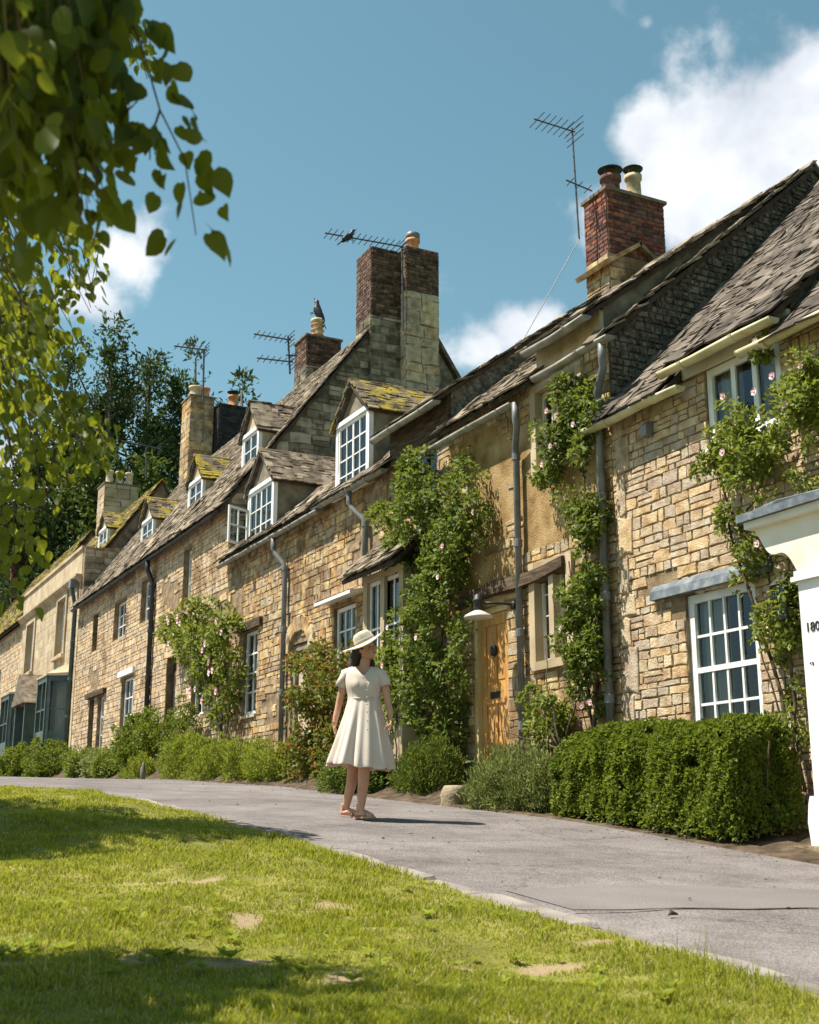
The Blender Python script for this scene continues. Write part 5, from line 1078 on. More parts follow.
for k, (lab, x, y, rx, ry, rz, n, m, sz) in enumerate([
        ('low leafy shrub directly behind the walking woman, in shade', 7.2, 15.5, .40, .7, .5, 9000, 'climber', .06),
        ('bright green mound nearest the rose bush', 7.2, 18.9, .36, .5, .45, 7000, 'mound', .05), ('bright green mound with a loose top before the pale stone door', 7.25, 20.1, .38, .5, .58, 8000, 'mound', .05),
        ('broad bright green mound below the downpipe of the dormer cottage', 7.15, 21.7, .42, .62, .55, 9000, 'mound', .05), ('bright green mound below the tall white window', 7.15, 23.3, .42, .65, .66, 9000, 'mound', .055),
        ('rounded darker bush below the pink climbing rose', 7.5, 24.9, .42, .6, 1.05, 8000, 'hedge', .06), ('rounded bush left of the dark doorway', 7.35, 27.4, .5, .7, 1.0, 11000, 'hedge', .07),
        ('low pale green plants along the far bed', 7.15, 29.6, .4, .8, .4, 6000, 'lavender', .07), ('low leafy plants below the white-lintelled window', 7.2, 32.0, .4, .9, .42, 7000, 'rose', .075),
        ('clipped block hedge before the teal bay window', 7.05, 35.6, .5, 1.0, .85, 13000, 'hedge', .07), ('round bush with red flowers in front of the porch', 6.9, 40.2, .55, .9, .95, 9000, 'hedge', .08), ('low shrub at the foot of the far porch wall', 7.0, 43.5, .45, 1.2, .6, 8000, 'mound', .08),
        ('small yellow-green tuft between the bright mounds and the dark bush', 7.05, 25.9, .3, .4, .35, 4000, 'mound', .06), ('small leafy tuft at the path edge by the grey bottle', 7.05, 28.7, .3, .4, .4, 4000, 'rose', .07)]):
    mound(lab, x, y, rx, ry, rz, n, sz, m, 40 + k, lump=.3, ratio=.35 if m == 'mound' else .5, up=.7 if m == 'mound' else .25, extra=((rr.uniform(-.1, .1), ry * .6, 0, rz * .38), (rr.uniform(-.1, .1), -ry * .6, 0, rz * .32)), shell=.6)
def flowers(root, pts, r, m):
    for p in pts:
        mb = MB(); a0 = rr.uniform(0, 6)
        for k in range(6):
            a = a0 + k * pi / 3; mb.add([p, (p[0] - r * .4, p[1] + r * cos(a - .45), p[2] + r * sin(a - .45)), (p[0] - r * .5, p[1] + r * 1.05 * cos(a), p[2] + r * 1.05 * sin(a)), (p[0] - r * .4, p[1] + r * cos(a + .45), p[2] + r * sin(a + .45))], [(0, 1, 2, 3)])
        mb.ellipsoid((p[0] - r * .3, p[1], p[2]), (r * .4, r * .4, r * .4), 6, 4).build('flower', m, root)
rf = [o for o in bpy.data.objects if o.get('label', '').startswith('round bush with red')][0]
flowers(rf, [(6.35 + rr.uniform(-.05, .1), 40.2 + rr.uniform(-.8, .8), 2.5 + rr.uniform(-.1, .25)) for _ in range(7)], .11, 'red_flower')

def climber(name, label, blobs, n, size, m, stems, seed, flower=None, gap=-.35, gapk=5.5, depth=(7.45, 8.0), lump=.2, ratio=.6, shell=.65):
    """blobs: (px, py, rx_px, ry_px, thickness) in the picture, standing on the facade plane"""
    E_ = []
    for (px, py, rx, ry, th) in blobs:
        c = onX(px, py, 7.97 - th * .5); e = onX(px + rx, py, 7.97 - th * .5); s = proj(c)[2] / F_PX
        E_.append((c[0], c[1], c[2], th * .55, abs(e[1] - c[1]), ry * s))
    E_ = np.array(E_); lo = E_[np.argmin(E_[:, 2])]
    root = bush(name, label, 'plant', E_, n, size, m, None, shell, lump, 3.2, seed, gap, gapk, -.15, ratio, None, base=(7.85, float(stems[0][0][1]) if stems else lo[1], float(stems[0][0][2]) if stems else lo[2] - lo[5]), clip=lambda P: P[:, 0] < 7.985, jitter=.55, rs=.4)
    for k, (a, b, r0, r1) in enumerate(stems):
        pts, rad = wiggle(a, b, 9, .05, rr, r0, r1); MB().tube(pts, rad, 6).build('stem', 'stem', root, True)
    if flower:
        F_ = []
        for k in range(flower[0]):
            e = E_[rr.randrange(len(E_))]; a = rr.uniform(0, 6.28); F_.append((e[0] - e[3] * rr.uniform(.8, 1.1), e[1] + e[4] * .85 * cos(a) * rr.random() ** .5, e[2] + e[5] * .85 * sin(a) * rr.random() ** .5))
        flowers(root, F_, flower[2], flower[1])
    return root
W8 = lambda x, y, X=7.9: tuple(onX(x, y, X))
climber('climbing_rose', 'climbing rose around the upper white window of the nearest cottage, arching over the porch', [(716, 452, 18, 20, .3), (745, 440, 22, 26, .4), (782, 400, 24, 30, .45), (806, 400, 22, 40, .5), (760, 470, 30, 36, .45), (795, 455, 28, 34, .5), (742, 515, 14, 26, .25), (762, 350, 7, 14, .2), (766, 326, 5, 12, .15), (738, 400, 10, 14, .2), (784, 530, 14, 20, .25), (792, 590, 9, 30, .2), (812, 362, 14, 16, .35), (790, 640, 7, 26, .15), (755, 545, 16, 8, .15), (724, 420, 8, 10, .2), (750, 560, 10, 26, .2), (768, 610, 10, 34, .2), (786, 680, 9, 40, .2), (776, 650, 8, 30, .18), (796, 720, 8, 30, .2), (745, 590, 6, 14, .12)],
        15500, .055, 'rose', [(W8(800, 790), W8(735, 520), .022, .012), (W8(796, 780), W8(790, 560), .02, .01), (W8(805, 790), W8(765, 560), .016, .008), (W8(735, 520), W8(712, 425), .014, .006), (W8(735, 525), W8(790, 430), .014, .006), (W8(788, 760), W8(750, 620), .012, .006)], 71, (10, 'pink_flower', .035), gap=-.1, gapk=11, shell=.9)
climber('climbing_rose', 'tall green climbing rose between the two grey downpipes of the orange-door cottage', [(572, 402, 20, 20, .3), (556, 445, 16, 36, .3), (588, 430, 12, 50, .3), (578, 490, 16, 34, .3), (590, 540, 12, 44, .3), (582, 600, 18, 40, .35), (588, 660, 16, 40, .35), (574, 640, 16, 26, .3), (570, 385, 9, 10, .2), (548, 470, 8, 16, .2), (594, 700, 10, 22, .25)],
        13500, .06, 'climber', [(W8(594, 735), W8(588, 600), .025, .014), (W8(594, 735), W8(570, 560), .016, .008), (W8(588, 600), W8(570, 400), .014, .006), (W8(584, 735), W8(556, 590), .012, .006)], 72, (8, 'pink_flower', .035), gap=-.2, gapk=10, shell=.9)
climber('climbing_plant', 'broad thick climber left of the orange door, up to the eaves', [(430, 500, 42, 40, .55), (455, 520, 32, 50, .5), (405, 520, 24, 44, .5), (440, 560, 40, 50, .6), (430, 610, 34, 50, .6), (440, 660, 28, 50, .6), (425, 700, 26, 50, .5), (450, 720, 16, 46, .35), (415, 470, 22, 22, .35), (437, 465, 10, 16, .25), (385, 520, 12, 20, .3), (478, 515, 10, 24, .3), (400, 640, 18, 40, .45), (405, 690, 22, 40, .5)],
        25000, .07, 'climber', [(W8(455, 780), W8(440, 600), .03, .018), (W8(430, 780), W8(420, 560), .026, .012), (W8(440, 600), W8(460, 500), .014, .006), (W8(462, 770), W8(450, 660), .012, .008)], 73, (8, 'pink_flower', .04), gap=-.16, gapk=9, shell=.9)
climber('rose_shrub', 'sparse arching rose shoots growing up beside the downpipe and orange door', [(540, 690, 26, 30, .45), (520, 720, 24, 22, .45), (548, 735, 22, 14, .4), (535, 650, 18, 20, .3), (520, 655, 16, 12, .25), (500, 735, 18, 12, .4), (560, 700, 16, 34, .3)],
        5200, .06, 'rose', [(W8(560, 750, 7.6), W8(520, 650, 7.7), .012, .004), (W8(560, 750, 7.6), W8(500, 730, 7.5), .012, .004), (W8(562, 750, 7.6), W8(545, 640, 7.8), .012, .004), (W8(560, 750, 7.7), W8(585, 660, 7.85), .012, .004)], 74, None, gap=.05, shell=.95)
climber('rose_bush', 'loose rose bush with reddish young leaves left of the walking woman', [(325, 690, 24, 40, .9), (340, 660, 16, 20, .6), (318, 735, 20, 40, .9), (340, 740, 18, 44, .9), (310, 665, 12, 20, .5), (305, 770, 16, 22, .8), (330, 775, 22, 20, .9)],
        15000, .075, 'rose_red', [(W8(325, 790, 7.4), W8(325, 680, 7.5), .014, .005), (W8(330, 790, 7.4), W8(345, 660, 7.6), .012, .004), (W8(320, 790, 7.4), W8(308, 670, 7.6), .012, .004)], 75, None, gap=-.35)
climber('climbing_plant', 'leafy shoots in front of the small tiled bay, right of the woman\'s hat', [(392, 670, 16, 30, .5), (410, 665, 14, 20, .4), (385, 720, 18, 30, .6), (372, 640, 8, 10, .3), (380, 760, 20, 24, .6)], 9000, .065, 'rose', [(W8(395, 790, 7.5), W8(395, 660, 7.6), .014, .005)], 76, None, gap=-.3)
climber('climbing_rose', 'pink climbing rose over the windows of the pale cottage', [(200, 640, 28, 20, .6), (190, 620, 22, 12, .5), (215, 655, 20, 26, .6), (222, 690, 12, 40, .5), (180, 632, 14, 14, .4), (228, 630, 10, 14, .4), (205, 680, 12, 20, .4)], 9000, .10, 'rose', [(W8(222, 740), W8(215, 650), .03, .012), (W8(222, 740), W8(185, 625), .02, .008), (W8(225, 740), W8(228, 640), .02, .008)], 77, (26, 'pink_flower', .07), gap=-.15)

# ------------------------------------------------------------------ lime tree overhanging from the left
def leaf_shape(name, m, bend):
    half = [(.20, -.07), (.42, .08), (.50, .32), (.41, .60), (.20, .86)]
    vs = [(0, 0, 0), (0, .33, -.02), (0, .68, -.03 - bend * .3), (0, 1.08, -.05 - bend)]
    for sg in (1, -1): vs += [(sg * x, y, .10 * abs(x) * 1.6 - bend * max(0, y) ** 2 * .8) for x, y in half]
    fs = []
    for o, fl in ((4, False), (9, True)):
        t = [(0, o, o + 1), (0, o + 1, 1), (1, o + 1, o + 2), (1, o + 2, o + 3), (1, o + 3, 2), (2, o + 3, o + 4), (2, o + 4, 3)]
        fs += [q[::-1] if fl else q for q in t]
    me = bpy.data.meshes.new(name); me.from_pydata(vs, [], fs); me.polygons.foreach_set('use_smooth', [True] * len(fs)); return me
LEAF = [leaf_shape('lime_leaf_shape%d' % i, 'lime', b) for i, b in enumerate((-.05, .1, .22, .35))]
def at(px, py, dist): d = ray(px, py); return Vector(d / np.linalg.norm(d) * dist)
def lime_tree():
    rr = random.Random(77); t = thing('lime_tree', (-3.4, 9.2, float(g(9.2)) - .1), 'lime tree overhanging from the left, heart-shaped leaves hanging into the picture', 'tree')
    b0 = Vector((-3.4, 9.2, float(g(9.2)) - .15)); fork = Vector((-3.2, 9.1, 2.6))
    MB().tube([b0, b0.lerp(fork, .15) , b0.lerp(fork, .5), fork, (-3.4, 9.3, 4.4), (-3.9, 9.6, 5.8)], [.36, .27, .23, .21, .14, .05], 12).build('trunk', 'bark', t, True)
    for (e, m_) in (((-.7, 10.6, 4.3), (-1.8, 10.0, 3.9)), ((-.1, 4.8, 2.5), (-1.7, 6.6, 3.2)), ((.2, 2.6, 2.1), (-.6, 4.2, 2.9)), ((-4.8, 10.2, 5.2), (-4.1, 9.7, 4.4))):
        MB().tube([fork, fork.lerp(Vector(m_), .5) + Vector((.05, 0, .12)), Vector(m_), Vector(m_).lerp(Vector(e), .5) + Vector((0, .04, .06)), Vector(e)], [.10, .07, .045, .025, .006], 8).build('limb', 'bark', t, True)
    MB().tube([(-1.7, 6.6, 3.2), (-1.0, 5.6, 3.12), (-.5, 4.6, 2.9), (-.1, 3.6, 2.6), (.2, 2.6, 2.1)], [.045, .036, .028, .016, .005], 7).build('limb', 'bark', t, True)
    PL = Pieces('leaf', t, 'lime')
    def twig(ctrl, spacing, size, spread=.035, rad=.0028, join=True):
        pts = [at(*c) for c in ctrl]; P = []
        for i in range(len(pts) - 1):
            n = max(2, int((pts[i + 1] - pts[i]).length / spacing)); P += [pts[i].lerp(pts[i + 1], k / n) for k in range(n)]
        P.append(pts[-1])
        if join:      # side branch back to the nearest limb
            nd = min([Vector(q) for q in ((.2, 2.6, 2.1), (-.1, 3.6, 2.6), (-.5, 4.6, 2.9), (-.1, 4.8, 2.5), (-1.0, 5.6, 3.12))], key=lambda q: (q - P[0]).length)
            MB().tube([nd, nd.lerp(P[0], .5) + Vector((rr.uniform(-.04, .04), rr.uniform(-.04, .04), .05)), P[0]], [.006, .0045, .003], 5).build('twig', 'stem', t)
        if rad: MB().tube(P if len(P) > 2 else pts, [rad * (1 - .6 * i / len(P)) for i in range(len(P))], 5).build('twig', 'stem', t)
        for i, p in enumerate(P):
            s = size * rr.uniform(.55, 1.3); sg = 1 if i % 2 else -1; rv = Vector(RT); fv = Vector((FW[0], FW[1], 0)).normalized()
            base = p + rv * sg * spread * rr.uniform(.3, 1.3) + fv * rr.uniform(-1, 1) * spread + Vector((0, 0, rr.uniform(-.02, .01)))
            d = (Vector((0, 0, -1)) + rv * sg * rr.uniform(0, .75) + fv * rr.uniform(-.5, .5)).normalized()
            nn = (Vector((rr.uniform(-.9, .5), rr.uniform(-.9, .9), rr.uniform(.05, .9)))); x = d.cross(nn).normalized(); z = x.cross(d)
            A = Matrix.Identity(4)
            for r in range(3): A[r][0] = x[r] * s * rr.uniform(.82, 1.0); A[r][1] = d[r] * s; A[r][2] = z[r] * s; A[r][3] = base[r]
            PL.add(rr.choice(LEAF), A, s)
    # near hanging sprays, close overhead
    twig([(100, -40, 2.75), (140, 40, 2.7), (160, 110, 2.65), (185, 160, 2.6), (196, 235, 2.6)], .010, .050, .05)
    twig([(160, 110, 2.65), (150, 140, 2.64), (150, 160, 2.64)], .013, .048, .04, join=False)
    for (x0, x1, y1, D) in ((-20, 5, 150, 2.4), (0, 22, 205, 2.3), (20, 40, 170, 2.5), (30, 55, 245, 2.6), (45, 70, 150, 2.45), (55, 82, 255, 2.5), (60, 98, 225, 2.55), (75, 100, 130, 2.6), (85, 108, 70, 2.7), (10, 30, 90, 2.35), (-10, 12, 290, 2.7), (25, 62, 190, 2.75), (70, 90, 180, 2.8), (40, 84, 235, 2.7), (-25, -5, 240, 2.6), (100, 125, 40, 2.7), (5, 18, 120, 2.9), (50, 50, 110, 2.9), (90, 78, 60, 2.9)):
        [twig([(x0 + o, -50, D + abs(o) * .02), ((x0 + x1) / 2 + rr.uniform(-8, 8) + o, y1 * .45, D + abs(o) * .02), (x1 + o * .7, y1 - 24 - abs(o), D + abs(o) * .02)], .021, .050, .05) for o in (0, -9, 8)]
    # farther, sunlit sprays
    for c in ([(110, -30, 4.4), (135, 20, 4.4), (150, 70, 4.4)], [(120, -30, 4.2), (128, 40, 4.2)],
              [(-20, 160, 4.6), (20, 230, 4.6), (45, 300, 4.6)], [(10, 170, 4.4), (60, 230, 4.4), (80, 285, 4.4)], [(40, 200, 4.9), (90, 250, 4.9), (100, 285, 4.9)], [(30, 200, 4.9), (70, 260, 4.9), (80, 305, 4.9)], [(-20, 260, 4.4), (30, 310, 4.4), (70, 360, 4.4)],
              [(-20, 220, 4.0), (15, 290, 4.0), (35, 350, 4.0)], [(-20, 300, 4.7), (40, 370, 4.7), (75, 420, 4.7), (85, 460, 4.7)], [(-20, 320, 5.0), (50, 390, 5.0), (100, 425, 5.0), (110, 445, 5.0)], [(-20, 350, 4.6), (20, 420, 4.6), (40, 500, 4.6)], [(-20, 380, 4.9), (30, 430, 4.9), (60, 480, 4.9)],
              [(-25, 420, 4.7), (5, 500, 4.7), (25, 570, 4.7)], [(-25, 450, 5.1), (20, 520, 5.1), (40, 545, 5.1)], [(-25, 500, 4.6), (-5, 560, 4.6), (12, 600, 4.6)], [(-20, 260, 5.2), (30, 340, 5.2), (60, 400, 5.2)], [(-20, 280, 4.2), (10, 350, 4.2), (20, 420, 4.2)], [(0, 240, 5.0), (40, 300, 5.0), (70, 340, 5.0)], [(-30, 360, 4.3), (5, 430, 4.3), (10, 490, 4.3)],
              [(-20, 190, 5.1), (10, 260, 5.1), (30, 320, 5.1)], [(-25, 340, 5.2), (15, 400, 5.2), (50, 450, 5.2)], [(20, 390, 5.0), (70, 440, 5.0), (95, 470, 5.0)]):
        for j in range(3): twig([(x + rr.uniform(-11, 11), y + rr.uniform(-9, 9), D + rr.uniform(-.15, .15)) for x, y, D in c], .027, .038, .045, .003)
    PL.finish()
    rng = np.random.default_rng(5)
    P, O = blob_pts([(-.45, 11.4, 4.4, 1.25, 2.0, .6), (.75, 10.5, 4.1, .75, .9, .4), (.2, 9.9, 4.2, .8, .7, .4), (-.65, 9.4, 4.2, .8, .8, .5), (1.3, 10.1, 4.0, .5, .5, .22), (-.2, 10.4, 4.3, .9, .9, .5)], 26000, rng, .95, .3, 2.5, 3, -.8, 3.)
    P2, O2 = blob_pts([(-4.3, 9.8, 5.6, 1.5, 1.6, 1.4), (-5.0, 10.3, 5.0, 1.4, 1.4, 1.1)], 6000, rng, .8, .3, 2.0, 4)
    P3, O3 = blob_pts([(-.35, 4.75, 2.25, .5, .35, .35), (-.05, 5.0, 2.3, .35, .25, .3), (.2, 4.85, 2.0, .3, .2, .35), (-.7, 4.9, 2.6, .5, .5, .5), (-.05, 2.75, 3.0, .75, .7, .35), (.35, 2.5, 3.0, .6, .5, .3), (-.5, 3.3, 3.0, .6, .6, .4), (-.25, 2.9, 3.6, .9, .8, .4)], 9500, rng, .9, .3, 3, 6)
    P = np.concatenate([P, P2, P3]); O = np.concatenate([O, O2, O3]); D = O * .3 + rng.normal(size=P.shape) * .6; D[:, 2] -= .7
    leaves('crown', P, D, O + rng.normal(size=P.shape) * .8, rng.uniform(.07, .12, len(P)), 'lime', t, .9, 'stuff', 6)
lime_tree()

# ------------------------------------------------------------------ the walking woman
def person():
    foot = Vector((4.82, 10.42, float(g(10.42)))); t = thing('person', foot, 'woman in a cream dress and pale straw hat walking along the path', 'person')
    t.rotation_euler = (0, 0, -YAW); t.scale = (.955,) * 3
    S = 106.8
    def p(px, py, b=0.0): return Vector(((px - 361) / S, b, (820 - py) / S))      # b: metres away from the viewer
    mb = MB()
    def limb(pts, rad, n=12):
        mb.tube(pts, rad, n)
        for q, r in zip(pts, rad): mb.ellipsoid(q, (r, r, r), 10, 8)
    # torso (under the dress), neck
    limb([p(363, 720, .02), p(364, 700, .02), p(364, 684, .02), p(364, 676, .03)], [.12, .10, .098, .075]); limb([p(347, 675, .03), p(364, 673, .03), p(382, 676, .0)], [.048, .065, .048])
    limb([p(364.5, 674, .03), p(366, 662, .02)], [.052, .050])
    # head: turned to the viewer's right and slightly up
    Rh = Matrix.Rotation(radians(-12), 3, 'Y'); hc = p(367.0, 650, .0); fd = (Rh @ Vector((.80, -.60, .0))).normalized(); upv = (Rh @ Vector((0, 0, 1))); sd_ = upv.cross(fd)
    def hp(f, s, u): return hc + fd * f + sd_ * s + upv * u
    Rhead = Matrix((fd, sd_, upv)).transposed()
    mb.ellipsoid(hp(-.012, 0, .018), (.094, .074, .098), 16, 12, Rhead); mb.ellipsoid(hp(.022, 0, -.045), (.066, .056, .068), 14, 10, Rhead); mb.ellipsoid(hp(.062, 0, -.088), (.022, .022, .018), 8, 6, Rhead)
    mb.tube([hp(.085, 0, .012), hp(.104, 0, -.018), hp(.092, 0, -.03)], [.008, .014, .010], 8); mb.ellipsoid(hp(.086, 0, -.052), (.012, .022, .006), 8, 6, Rhead); mb.ellipsoid(hp(.083, 0, -.066), (.012, .02, .007), 8, 6, Rhead)
    mb.ellipsoid(hp(.072, 0, .028), (.018, .048, .012), 8, 6, Rhead)
    for s in (-1, 1): mb.ellipsoid(hp(-.015, s * .074, -.012), (.018, .008, .03), 8, 6, Rhead); mb.ellipsoid(hp(.058, s * .036, -.032), (.022, .02, .022), 8, 6, Rhead)
    # arms
    limb([p(346.5, 675, .03), p(343, 690, .05), p(339.5, 705, .07), p(336.5, 718, .06), p(335, 727, .05)], [.045, .040, .035, .031, .024])
    limb([p(383, 676, .0), p(386.5, 690, -.01), p(389, 703, -.02), p(391.5, 713, -.05), p(392.5, 719, -.07)], [.045, .040, .035, .031, .024])
    # hands
    def hand(w, d, side, fwd, curl):
        d = d.normalized(); side = (side - d * side.dot(d)).normalized(); up = side.cross(d)
        pc = w + d * .042; mb.ellipsoid(pc, (.014, .036, .046), 10, 8, Matrix((up, side, d)).transposed())
        for k, (o, L) in enumerate(((-.027, .066), (-.009, .076), (.009, .072), (.026, .056))):
            a = pc + side * o + d * .034; b = a + d * L * .45 + up * curl * .010; c = b + d * L * .30 + up * curl * .022; e = c + d * L * .2 + up * curl * .026
            mb.tube([a, b, c, e], [.0095, .0088, .008, .0065], 7)
        a = w + d * .018 - side * .028; mb.tube([a, a + d * .028 - side * .016 + up * curl * .01, a + d * .052 - side * .016 + up * curl * .02], [.012, .0105, .008], 7)
    hand(p(335, 727, .05), Vector((.08, -.02, -1)), Vector((0, -1, 0)), None, 1.0)
    hand(p(392.5, 719, -.07), Vector((-.02, -.35, -1)), Vector((.3, -1, 0)), None, -1.0)
    # legs: right leg passing behind, left leg leading towards the viewer
    limb([p(358, 735, .05), p(355.5, 762, .05), p(353, 784, .11), p(349.0, 799, .19), p(347.5, 807, .23)], [.085, .062, .052, .044, .033])
    limb([p(368, 735, -.03), p(366.5, 762, -.06), p(365.5, 785, -.06), p(364, 800, -.05), p(363.5, 809, -.05)], [.085, .062, .053, .045, .033])
    def foot_(a, d):
        d = Vector(d).normalized(); sdv = d.cross(Vector((0, 0, 1)))
        mb.tube([a + Vector((0, 0, .03)) - d * .03, a - d * .045 - Vector((0, 0, .055)), a + d * .03 - Vector((0, 0, .045)), a + d * .10 - Vector((0, 0, .068)), a + d * .15 - Vector((0, 0, .076))], [.03, .028, .036, .034, .022], 10)
        for k in range(5): q = a + d * (.148 - .012 * abs(k - 1.2)) + sdv * (k - 2) * .014 - Vector((0, 0, .078)); mb.ellipsoid(q, (.014, .009, .01), 6, 5, Matrix((d, sdv, Vector((0, 0, 1)))).transposed())
    fa = p(347.5, 807, .23); fb = p(363.5, 809, -.05); fa.z = .112; fb.z = .098; da, db = Vector((1, -.35, 0)), Vector((.75, -.66, .0)); foot_(fa, da); foot_(fb, db)
    body = mb.build('body', 'skin', t, True, local=True)
    md = body.modifiers.new('r', 'REMESH'); md.mode = 'VOXEL'; md.voxel_size = .0065
    sm = body.modifiers.new('s', 'SMOOTH'); sm.factor = .5; sm.iterations = 3
    dg = bpy.context.evaluated_depsgraph_get(); me = bpy.data.meshes.new_from_object(body.evaluated_get(dg)); body.modifiers.clear(); body.data = me; me.polygons.foreach_set('use_smooth', [True] * len(me.polygons))
    # eyes, brows, lips
    for s in (-1, 1):
        MB().ellipsoid(hp(.0745, s * .032, .004), (.008, .013, .006), 8, 6, Rhead).build('eye', 'hair', t, True, local=True); MB().tube([hp(.078, s * .018, .026), hp(.08, s * .034, .032), hp(.07, s * .052, .028)], [.003, .004, .002], 5).build('eyebrow', 'hair', t, local=True)
    MB().ellipsoid(hp(.091, 0, -.059), (.010, .021, .008), 10, 6, Rhead).build('lips', 'lips', t, True, local=True)
    # hair: cap and long locks behind the shoulders
    mb = MB(); mb.ellipsoid(hp(-.03, 0, .028), (.094, .086, .098), 16, 10, Rhead); mb.tube([p(359, 650, .04), p(356, 658, .06), p(353.5, 666, .07), p(351.5, 673, .06), p(350, 679, .05)], [.06, .062, .056, .042, .012], 12); mb.tube([p(367, 656, .09), p(372, 666, .09), p(374, 674, .07)], [.05, .045, .02], 10)
    hr = mb.build('hair', 'hair', t, True, local=True); md = hr.modifiers.new('r', 'REMESH'); md.mode = 'VOXEL'; md.voxel_size = .01; hr.modifiers.new('s', 'SMOOTH').iterations = 4
    # dress: bodice to hem, with folds and a swing back to the left
    # rows: centre px, py, half width px, half depth m, fold amplitude
    rows = [(364.6, 668.5, 8.6, .066, 0), (364.5, 670.3, 14.5, .080, 0), (364.5, 674.5, 19.3, .094, 0), (364.5, 681, 18.8, .116, 0), (364.5, 688, 18.4, .130, .01), (364.8, 694, 17.0, .122, .01), (365, 699, 16.4, .114, .02), (365, 703, 16.8, .118, .03), (364.5, 712, 19.8, .150, .05), (363.8, 724, 23.2, .18, .07), (362.8, 738, 27.2, .21, .09), (361.8, 752, 31.0, .24, .11), (361.0, 764, 34.4, .26, .125), (360.8, 770, 35.4, .265, .13)]
    N_ = 108; vs = []
    for i, (cx, py, hw, hd, fa_) in enumerate(rows):
        for k in range(N_):
            a = 2 * pi * k / N_; fold = 1 + fa_ * (.5 * sin(9 * a + 1.1 + i * .06) + .4 * sin(5 * a + .4) + .55 * sin(16 * a + 2 + .5 * sin(3 * a)))
            x = (cx - 361) / S + hw * (.92 if py > 708 else 1) / S * cos(a) * fold; y = .02 + hd * sin(a) * fold; z = (820 - py) / S
            if py > 755: z += (.010 * sin(3 * a + 2.2) + .008 * sin(9 * a)) * (py - 755) / 15 + (-.026 * cos(a)) * (py - 755) / 15
            V_ = max(0, 1 - abs(a - 1.5 * pi) / .95) ** .9                                        # V neckline dips in front
            z -= (.10, .085, .065, .03)[i] * V_ if i < 4 else 0; y -= (.045, .035, .02, .004)[i] * V_ if i < 4 else 0
            if 682 < py < 692 and sin(a) < 0: y -= .022 * (abs(cos(a)) > .25) * (1 - abs(abs(cos(a)) - .5) * 1.6)
            vs.append((x, y, z))
    mb = MB(); mb.add(vs, [(i * N_ + k, i * N_ + (k + 1) % N_, (i + 1) * N_ + (k + 1) % N_, (i + 1) * N_ + k) for i in range(len(rows) - 1) for k in range(N_)]); dr = mb.build('dress', 'dress', t, True, local=True)
    so_ = dr.modifiers.new('t', 'SOLIDIFY'); so_.thickness = .004; dr.modifiers.new('s', 'SUBSURF').levels = 1; dr.modifiers['s'].render_levels = 1
    for (pts, rad) in (([p(355, 672.5, .03), p(346, 676, .035), p(342.5, 684, .045), p(341, 689, .05)], [.052, .058, .056, .056]), ([p(374, 672.8, .01), p(383, 677, -.005), p(386, 685, -.01), p(387, 688, -.01)], [.052, .058, .056, .056])):
        sl = MB().tube(pts, rad, 16, cap=False).build('sleeve', 'dress', dr, True, local=True); sl.modifiers.new('t', 'SOLIDIFY').thickness = .004
    for py in (687, 694, 701, 708, 716, 725, 734): MB().ellipsoid(p(368.5 + (py - 687) * .02, py, -.13 - max(0, py - 700) * .0022), (.008, .005, .008), 8, 6).build('button', 'hat_band', dr, True, local=True)
    MB().tube([p(349, 701, -.02), p(357, 701.5, -.095), p(366, 701.5, -.105), p(374, 701.5, -.09), p(381, 700.5, -.02)], .006, 6).build('waist_seam', 'dress', dr, True, local=True)
    # hat
    Rb = Matrix.Rotation(radians(-27), 3, 'Y') @ Matrix.Rotation(radians(8), 3, 'X'); c = p(365.5, 643, .0)
    mb = MB(); n = 28; vs = []
    prof = [(.186, -.016), (.190, -.009), (.145, -.003), (.100, .004), (.096, .03), (.090, .075), (.078, .103), (.05, .112), (.02, .106), (.0015, .104)]
    for r, z in prof:
        for k in range(n):
            a = 2 * pi * k / n; rx, ry = r * 1.04, r * .93; zz = z + (.016 * cos(2 * a) * (r / .17) ** 2 if z < .003 else 0) - (.022 * math.exp(-(sin(a) * r / .03) ** 2) * (1 if z > .09 else 0))
            vs.append(tuple(c + Rb @ Vector((rx * cos(a), ry * sin(a), zz))))
    mb.add(vs, [(i * n + k, i * n + (k + 1) % n, (i + 1) * n + (k + 1) % n, (i + 1) * n + k) for i in range(len(prof) - 1) for k in range(n)]); ht = mb.build('hat', 'hat', t, True, local=True); ht.modifiers.new('t', 'SOLIDIFY').thickness = .005
    mb = MB(); vs = [tuple(c + Rb @ Vector((r * 1.04 * cos(2 * pi * k / n), r * .93 * sin(2 * pi * k / n), z))) for r, z in ((.101, .008), (.1, .034), (.094, .036), (.094, .006)) for k in range(n)]
    mb.add(vs, [(i * n + k, i * n + (k + 1) % n, ((i + 1) % 4) * n + (k + 1) % n, ((i + 1) % 4) * n + k) for i in range(4) for k in range(n)]).build('hat_band', 'hat_band', ht, True, local=True)
    # sandals
    for a, d in ((fa, da), (fb, db)):
        d = Vector(d).normalized(); s_ = d.cross(Vector((0, 0, 1))); mb = MB(); out = [(-.085, .024), (-.06, .034), (0, .034), (.06, .042), (.11, .046), (.155, .034), (.172, .01)]
        pl_ = [(f, w) for f, w in out] + [(f, -w) for f, w in out[::-1]]; n_ = len(pl_)
        mb.add([tuple(a + d * f + s_ * w + Vector((0, 0, z - a.z))) for z in (.003, .019) for f, w in pl_], [tuple(range(n_))[::-1], tuple(range(n_, 2 * n_))] + [(k, (k + 1) % n_, n_ + (k + 1) % n_, n_ + k) for k in range(n_)])
        sn = mb.build('sandal', 'sandal', t, local=True)
